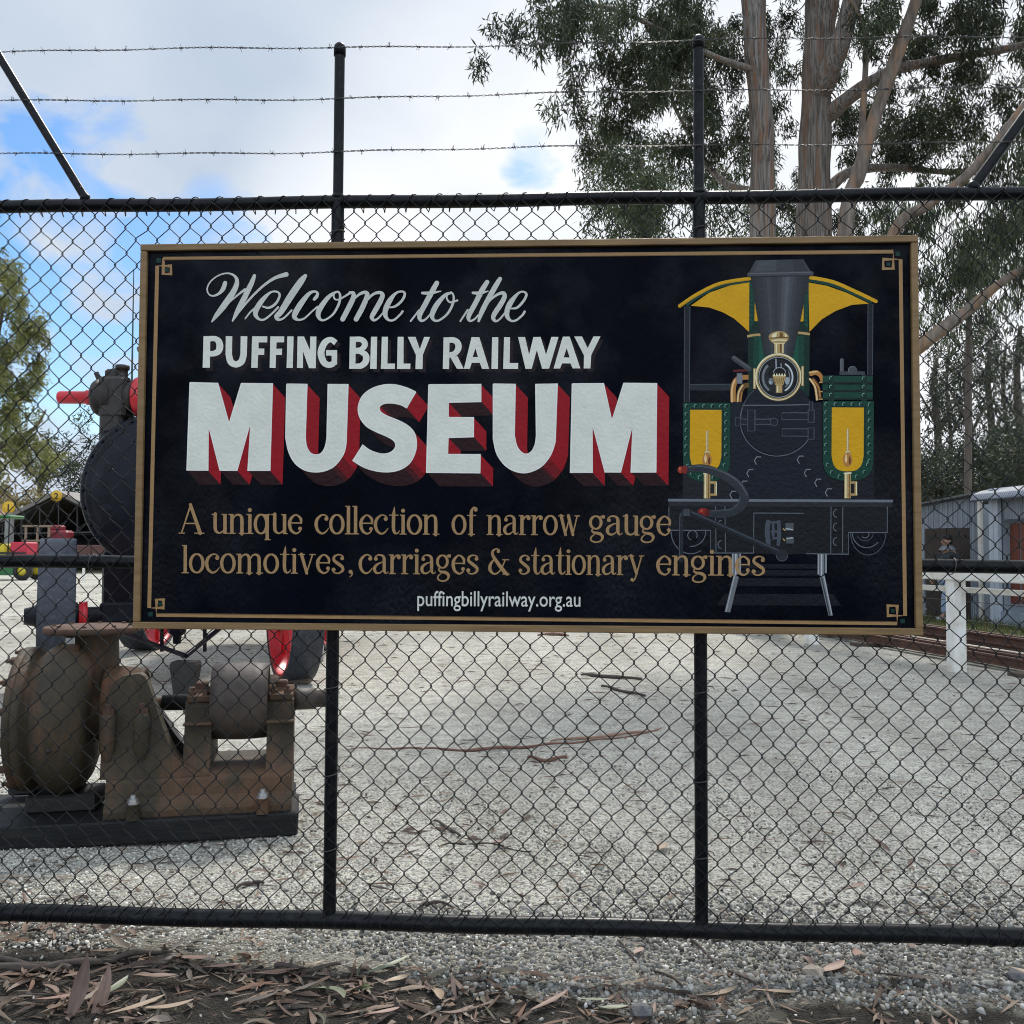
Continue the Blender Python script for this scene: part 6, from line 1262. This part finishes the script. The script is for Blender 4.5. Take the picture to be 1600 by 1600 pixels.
bg('bush', 'yellowing bush beside the tiled roof behind the far open shed', 28, 68, .12, [(28, 800, .08)], [(28, 782, 30, 68, 2, 40), (20, 800, 30, 68, 2, 24)], leafmat('yellow_leaves', [(.22, .17, .06), (.28, .22, .09), (.17, .15, .06)], .3), .4, .12, 46, .8, 72, droop=.3, cat='bush')
bg('gum_tree', 'dark round crown behind the right slope of the far open shed roof', 150, 72, .3, [(150, 800, .15)], [(130, 770, 28, 72, 3, 22), (165, 760, 34, 72, 3, 26), (200, 765, 34, 72, 3, 24), (100, 785, 20, 72, 3, 10)], leaf_k, .5, .13, 44, 1.0, 73, droop=.4)
for i, (px, py, d) in enumerate(((330, 740, 75), (520, 720, 80), (720, 730, 78), (900, 720, 70), (1120, 715, 62))):
    bg('gum_tree', ['distant gum hidden behind the script lettering of the sign', 'distant gum hidden behind the letter U of the sign', 'distant gum hidden behind the middle of the sign', 'distant gum hidden behind the right half of the sign', 'distant gum hidden behind the painted yellow panel'][i], px, d, .35, [(px, 780, .2), (px, 680, .1)], [(px, py, 80, d, 4, 60), (px, py+70, 80, d, 4, 44)], leaf_k, .6, .16, 40, 1.2, 80+i, droop=.4, group='distant gums behind the sign')
# ------------------------------------------------------------------ fallen leaves, bark and sticks
def leaf_shape(L_, W_, curl, twist, fold, n=8):
    vs = []
    for i in range(n+1):
        t = i/n; w_ = W_*.5*(math.sin(math.pi*min(1, t**.75))**.8)*(1 if t < 1 else 0)+.0004; ang = curl*(t-.5)
        x = L_*(t-.5); y = L_*curl*.35*(t-.5)**2*2; z = .35*L_*abs(fold)*(t-.5)**2*(1 if fold > 0 else -1)+.004
        q = twist*(t-.5)
        vs += [(x-w_*math.sin(ang), y+w_*math.cos(ang)*math.cos(q), z+w_*math.sin(q)+w_*.35), (x, y, z), (x+w_*math.sin(ang), y-w_*math.cos(ang)*math.cos(q), z-w_*math.sin(q)+w_*.35)]
    fs = []
    for i in range(n): fs += [(3*i, 3*i+1, 3*i+4, 3*i+3), (3*i+1, 3*i+2, 3*i+5, 3*i+4)]
    return np.array(vs), np.array(fs)
lit = leafmat('dry_leaf_litter', [(.06, .04, .03), (.17, .105, .078), (.10, .075, .055), (.27, .19, .15), (.035, .027, .022), (.21, .12, .08), (.09, .09, .062), (.33, .26, .20), (.13, .11, .095), (.045, .034, .028)], .12, .6)
brown_l = pm('brown_leaf', (.12, .068, .046), (.20, .125, .09), scale=30, rough=.55, stretch=(1, 3, 1)); pink_l = pm('pinkish_leaf', (.30, .19, .15), (.24, .14, .105), scale=26, rough=.55); tan_l = pm('tan_leaf', (.33, .24, .16), (.26, .19, .125), scale=26, rough=.55); green_l = pm('grey_green_leaf', (.13, .15, .09), (.18, .19, .12), scale=26, rough=.5); dark_l = pm('dark_leaf', (.045, .034, .028), (.075, .055, .045), scale=26, rough=.5)
protos = [leaf_shape(.13, .024, .5, .4, .12), leaf_shape(.11, .020, -.8, .9, .25), leaf_shape(.15, .022, .2, 1.4, .10), leaf_shape(.09, .022, .6, -.5, -.15), leaf_shape(.12, .018, -1.2, .3, .05), leaf_shape(.10, .024, 1.6, 2.6, .5), leaf_shape(.06, .026, .3, -1.8, .45), leaf_shape(.14, .012, .8, 2.2, .3)]
# the litter mass, one object
rg = np.random.default_rng(17)
def litter_w(x, y):
    w_ = 0; gap = .25 if math.sin(x*4.3+1.2)*math.sin(y*17+x*3)+.4*math.sin(x*11+y*9) > .35 else 1.0
    e_ = 2.86-.15*x+.06*math.sin(3.3*x)
    if y < e_: w_ = (1.0 if x < .15 else .6)*gap
    if abs(y-e_) < .09 and x < .1: w_ = 1.4
    if y > e_+.1: w_ = .055 if y < 3.6 else .025
    if .15 < x < .75 and y < 2.82: w_ = max(w_, .6)
    return w_
Vs = []; Fs = []; o_ = 0; cnt = 0
while cnt < 2700:
    x, y = rg.uniform(-2.6, 2.6), 2.35+2.4*rg.random()**2.4
    if rg.random() > litter_w(x, y)/1.4: continue
    pv, pf = protos[rg.integers(8)]; s = .2+.68*rg.random()**1.5; a_ = rg.uniform(0, 6.28); tl = rg.normal(0, .36, 2)
    Rz = np.array([[math.cos(a_), -math.sin(a_), 0], [math.sin(a_), math.cos(a_), 0], [0, 0, 1]]); Rx = np.array([[1, 0, 0], [0, math.cos(tl[0]), -math.sin(tl[0])], [0, math.sin(tl[0]), math.cos(tl[0])]]); Ry = np.array([[math.cos(tl[1]*.6), 0, math.sin(tl[1]*.6)], [0, 1, 0], [-math.sin(tl[1]*.6), 0, math.cos(tl[1]*.6)]])
    V = (pv*s) @ (Rz @ Rx @ Ry).T; V[:, 2] += -V[:, 2].min()*.75+gz(x, y)+rg.uniform(0, .012); V[:, :2] += (x, y)
    Vs.append(V); Fs.append(pf+o_); o_ += len(V); cnt += 1
kind(npmesh('leaf_litter', np.vstack(Vs), np.vstack(Fs), lit, None, True), 'stuff')['label'] = 'mat of small dry gum leaves on the bare earth before the fence'
# larger leaves one by one
LP_ = {}
def big_leaf(px, py, ln, wd2, rot, mat, label, curl=.5, fold=.15, twist=.6, group=None, lift=0):
    p_ = G(px, py); v, f = leaf_shape(ln, wd2, curl, twist, fold, 12)
    o = npmesh('fallen_leaf', v, f, mat, None, True); o.location = (p_.x, p_.y, gz(p_.x, p_.y)+.012+lift); o.rotation_euler = (rnd.uniform(-.12, .12), rnd.uniform(-.12, .12), rot)
    return tag(o, label, 'leaf', group)
big_leaf(520, 1553, .17, .022, 2.6, green_l, 'curved grey green gum leaf lying near the bottom centre left', 1.6, .1, .2)
big_leaf(610, 1518, .17, .02, .75, green_l, 'long grey green leaf pointing up right on the gravel edge', .3, .1, .2)
big_leaf(622, 1540, .10, .026, .8, tan_l, 'tan leaf beside the long grey green leaf')
big_leaf(955, 1576, .10, .026, .12, green_l, 'pale green leaf near the bottom, right of centre', .3)
big_leaf(925, 1563, .10, .016, -.2, green_l, 'slim yellow green leaf just left of the pale green leaf', .3)
big_leaf(862, 1568, .16, .020, .75, brown_l, 'long brown leaf slanting up right at the bottom centre', .3)
big_leaf(1010, 1590, .16, .03, .9, brown_l, 'brown leaf leaning on the grey stone at the bottom', .6, .3)
big_leaf(1305, 1524, .11, .035, .55, pink_l, 'broad pinkish leaf on the coarse gravel below the right rail end')
big_leaf(1125, 1553, .14, .022, .3, tan_l, 'tan leaf lying flat below the right post', .6)
big_leaf(1210, 1556, .16, .024, .15, tan_l, 'long tan leaf right of the bark curl', .2)
big_leaf(1420, 1540, .20, .03, .1, dark_l, 'long dark purple brown leaf on the coarse gravel at right', .2)
big_leaf(1340, 1500, .08, .03, 1.2, pink_l, 'small pale leaf standing against the right end of the bottom rail', .4, .4)
big_leaf(1000, 1486, .06, .028, 1.0, pink_l, 'small pinkish leaf under the bottom rail left of the right post')
big_leaf(1425, 1485, .06, .02, 1.4, brown_l, 'small orange brown leaf under the bottom rail at the right')
big_leaf(1590, 1525, .08, .02, 2.2, tan_l, 'small pale leaf at the right edge')
big_leaf(215, 1590, .16, .024, .7, tan_l, 'pale tan leaf at the bottom left below the bark piece')
big_leaf(262, 1588, .14, .02, .35, tan_l, 'pale tan leaf lying at the bottom, right of the bark piece', .8)
big_leaf(182, 1560, .12, .026, 1.25, green_l, 'grey green leaf close beside the upright bark piece')
big_leaf(90, 1580, .15, .02, .1, pink_l, 'pinkish slim leaf left of the upright bark piece')
big_leaf(430, 1528, .12, .026, .3, brown_l, 'brown leaf in the litter below the left post')
big_leaf(345, 1520, .12, .026, .5, pink_l, 'pinkish leaf at the middle of the litter strip')
big_leaf(300, 1508, .14, .03, -.1, brown_l, 'rust brown leaf below the bottom rail at left')
big_leaf(475, 1520, .13, .02, .5, tan_l, 'tan leaf lying across the dark bark strip')
big_leaf(345, 1455, .05, .024, 1.2, pink_l, 'small pale leaf under the bottom rail left of the left post')
big_leaf(25, 1455, .09, .03, .8, pink_l, 'broad pale brown leaf at the left edge by the rail')
big_leaf(240, 1540, .13, .026, .25, brown_l, 'brown leaf on the litter right of the upright bark piece')
big_leaf(600, 1590, .12, .022, .7, pink_l, 'pinkish leaf leaning at the bottom centre')
big_leaf(685, 1560, .11, .024, 2.0, tan_l, 'tan leaf at the bottom centre right')
big_leaf(400, 1570, .12, .022, .4, dark_l, 'dark leaf on the bare black earth')
big_leaf(1036, 1330, .10, .05, 1.1, tan_l, 'yellowish leaf on the gravel just left of the right post')
big_leaf(985, 1235, .07, .03, .6, pink_l, 'small pink leaf on the gravel in front of the right post')
big_leaf(780, 1325, .08, .035, .8, pink_l, 'pale pink leaf on the gravel at the middle of the yard')
big_leaf(1522, 1332, .07, .03, .9, pink_l, 'pink leaf on the gravel beyond the right end of the mesh')
big_leaf(1340, 1448, .10, .035, .6, brown_l, 'brown leaf caught on the bottom rail at right', .6, .3, .8, None, .12)
def stick(name, label, pts, mat, cat='stick', flat=1.0):
    b = MB(); q = cr([(*G(px, py), r) for px, py, r in pts], 5); rr = [x[3]*(1+.15*math.sin(i*2.1)) for i, x in enumerate(q)]
    b.tube([(x[0], x[1], gz(x[0], x[1])+x[3]*.9+.004+.006*math.sin(i*.9)) for i, x in enumerate(q)], rr, 7, mat); return tag(b.build(name, None, fix=False), label, cat)
redbark = pm('red_bark', (.22, .11, .075), (.13, .065, .045), scale=30, rough=.8, bump=.3); palebark = pm('pale_bark', (.34, .22, .15), (.24, .14, .09), scale=20, rough=.8, bump=.2); dkst = pm('dark_stick', (.045, .035, .03), (.08, .06, .048), scale=30, rough=.85, bump=.2)
stick('bark_strip', 'long red brown bark strip lying across the gravel in the middle of the yard', [(662, 1171, .005), (720, 1172, .010), (790, 1170, .011), (850, 1166, .008), (905, 1158, .007), (960, 1152, .006), (1028, 1146, .004)], redbark, 'bark')
stick('bark_strip', 'pale pinkish bark ribbon lying on the right end of the long red strip', [(860, 1158, .005), (930, 1150, .011), (1000, 1147, .009), (1034, 1142, .005)], palebark, 'bark')
stick('bark_strip', 'thin red bark sliver trailing left of the long red strip', [(545, 1176, .003), (600, 1174, .005), (660, 1173, .007)], redbark, 'bark')
stick('bark_strip', 'curled thin bark piece just below the long red strip', [(825, 1184, .008), (850, 1190, .012), (885, 1187, .01)], redbark, 'bark')
stick('stick', 'dark stick pair on the far gravel right of centre', [(908, 1056, .010), (935, 1058, .02), (1003, 1063, .013)], dkst)
stick('stick', 'thin dark twig just below the dark stick', [(940, 1075, .01), (970, 1082, .014), (1008, 1090, .01)], dkst)
stick('bark_strip', 'far red bark piece close under the sign edge', [(840, 994, .012), (870, 993, .025), (888, 995, .012)], redbark, 'bark')
stick('stick', 'dark broken stick at the litter heap near the left post', [(678, 1284, .004), (700, 1297, .008), (718, 1310, .006)], dkst)
stick('stick', 'thin pale twig in the litter heap near the left post', [(690, 1322, .003), (730, 1320, .004), (780, 1326, .003), (830, 1338, .003)], dkst)
stick('stick', 'dark twig by the pump plinth', [(370, 1390, .005), (392, 1383, .009), (412, 1385, .005)], dkst)
stick('stick', 'dark crooked twig lying on the gravel just above the bottom rail', [(655, 1426, .004), (668, 1415, .009), (700, 1416, .004), (735, 1426, .003)], dkst)
stick('bark_strip', 'long dark bark strip lying along the leaf litter at left', [(-20, 1530, .012), (60, 1528, .013), (140, 1520, .011), (200, 1505, .010), (260, 1492, .007)], dkst, 'bark')
stick('stick', 'second dark stick above the long dark bark strip', [(-20, 1512, .010), (40, 1519, .009), (110, 1530, .008)], dkst)
stick('stick', 'dark twig near the bottom rail in the middle of the litter', [(430, 1514, .008), (480, 1520, .009), (532, 1512, .005)], dkst)
stick('stick', 'thin twig arching down from the right post to the bottom edge', [(965, 1465, .003), (1000, 1500, .004), (1060, 1530, .004), (1090, 1560, .004), (1105, 1600, .004)], dkst)
stick('stick', 'thin twig lying on the coarse gravel right of the right post', [(1080, 1470, .004), (1120, 1505, .005), (1180, 1540, .004)], dkst)
v, f = leaf_shape(.165, .042, .25, 1.4, .3, 16); p_ = G(118, 1598); o = npmesh('bark_piece', v, f, pm('brown_bark_piece', (.16, .105, .08), (.10, .065, .05), scale=14, rough=.7, stretch=(1, 5, 1)), None, True); o.location = (p_.x, p_.y+.03, .085); o.rotation_euler = (.5, -1.15, 1.3); tag(o, 'upright curled brown bark piece at the bottom left corner', 'bark')
v, f = leaf_shape(.15, .035, .3, .5, .12, 14); o = npmesh('bark_piece', v, f, brown_l, None, True); o.location = (p_.x+.05, p_.y+.06, .05); o.rotation_euler = (.2, -.9, 1.5); tag(o, 'shorter brown bark curl leaning beside the upright bark piece', 'bark')
def stone(px, py, s, c, label):
    p_ = G(px, py); b = MB(); rr = random.Random(px); vs = [Vector(v_)*s*rr.uniform(.8, 1.15) for v_ in ICO_V]; vs = [Vector((v_.x*1.2, v_.y, v_.z*.75)) for v_ in vs]
    b.add([(p_.x+v_.x, p_.y+v_.y, v_.z+s*.35) for v_ in vs], ICO_F, pm('loose_stone', c, tuple(x*.6 for x in c), scale=40, rough=.85, bump=.4)); tag(b.build('stone', None), label, 'stone')
stone(1003, 1586, .034, (.14, .14, .14), 'dark grey angular stone at the bottom edge under a brown leaf')
stone(1270, 1526, .030, (.34, .29, .23), 'pale tan stone below the right part of the bottom rail')
stone(1588, 1532, .030, (.13, .13, .135), 'dark grey stone at the right edge')
stone(156, 1545, .020, (.22, .21, .2), 'small grey stone in the litter by the upright bark piece')
stone(572, 1547, .016, (.07, .09, .02), 'small mossy clump on the earth near the curved green leaf')
# fine dark twigs and bark flakes over the yard
n = 3600; yy = 3.2+26*rg.random(n)**1.7; xx = rg.uniform(-.75, .75, n)*yy; ln = (.008+.06*rg.random(n)**2)*(1+yy*.07); wd3 = rg.uniform(.0012, .0035, n)*(1+yy*.14); an = rg.normal(0, .6, n)
for hx_, hy_, hr_, k0, k1 in ((700, 1300, .17, 0, 45), (560, 1245, .35, 45, 95), (600, 1310, .25, 95, 120), (860, 1190, .3, 120, 150), (1320, 1120, .7, 150, 190), (150, 1545, .45, 190, 420), (600, 1560, .5, 420, 620), (1200, 1560, .5, 620, 760)):
    q_ = G(hx_, hy_); xx[k0:k1] = q_.x+rg.normal(0, hr_, k1-k0); yy[k0:k1] = q_.y+rg.normal(0, hr_*(.8 if k0 < 190 else .3), k1-k0); ln[k0:k1] *= .45 if k0 < 190 else .6; wd3[k0:k1] *= .7 if k0 < 190 else .6; yy[k0:k1] = np.clip(yy[k0:k1], 2.4, 99 if k0 < 190 else 2.93); an[k0:k1] *= 1.5
dx = np.stack([np.cos(an), np.sin(an), np.zeros(n)], 1)*ln[:, None]; nx_ = np.stack([-np.sin(an), np.cos(an), np.zeros(n)], 1)*wd3[:, None]; c_ = np.stack([xx, yy, np.array([gz(a_, b_) for a_, b_ in zip(xx, yy)])+.006], 1); upv = np.array([0, 0, 1.0])*(wd3*1.3)[:, None]
V = np.stack([c_-dx-nx_*.4, c_+nx_*-1, c_+dx, c_+nx_, c_+upv+dx*.1], 1).reshape(-1, 3); ix = (np.arange(n)*5)[:, None]
Fq = np.concatenate([ix+np.array([[0, 1, 4]]), ix+np.array([[1, 2, 4]]), ix+np.array([[2, 3, 4]]), ix+np.array([[3, 0, 4]])], 0)
kind(npmesh('twig_litter', V, Fq, leafmat('twig_bits', [(.06, .045, .038), (.11, .07, .05), (.04, .034, .03), (.26, .2, .15), (.16, .09, .06)], 0, .85)), 'stuff')['label'] = 'scattered twigs and bark flakes over the gravel yard'
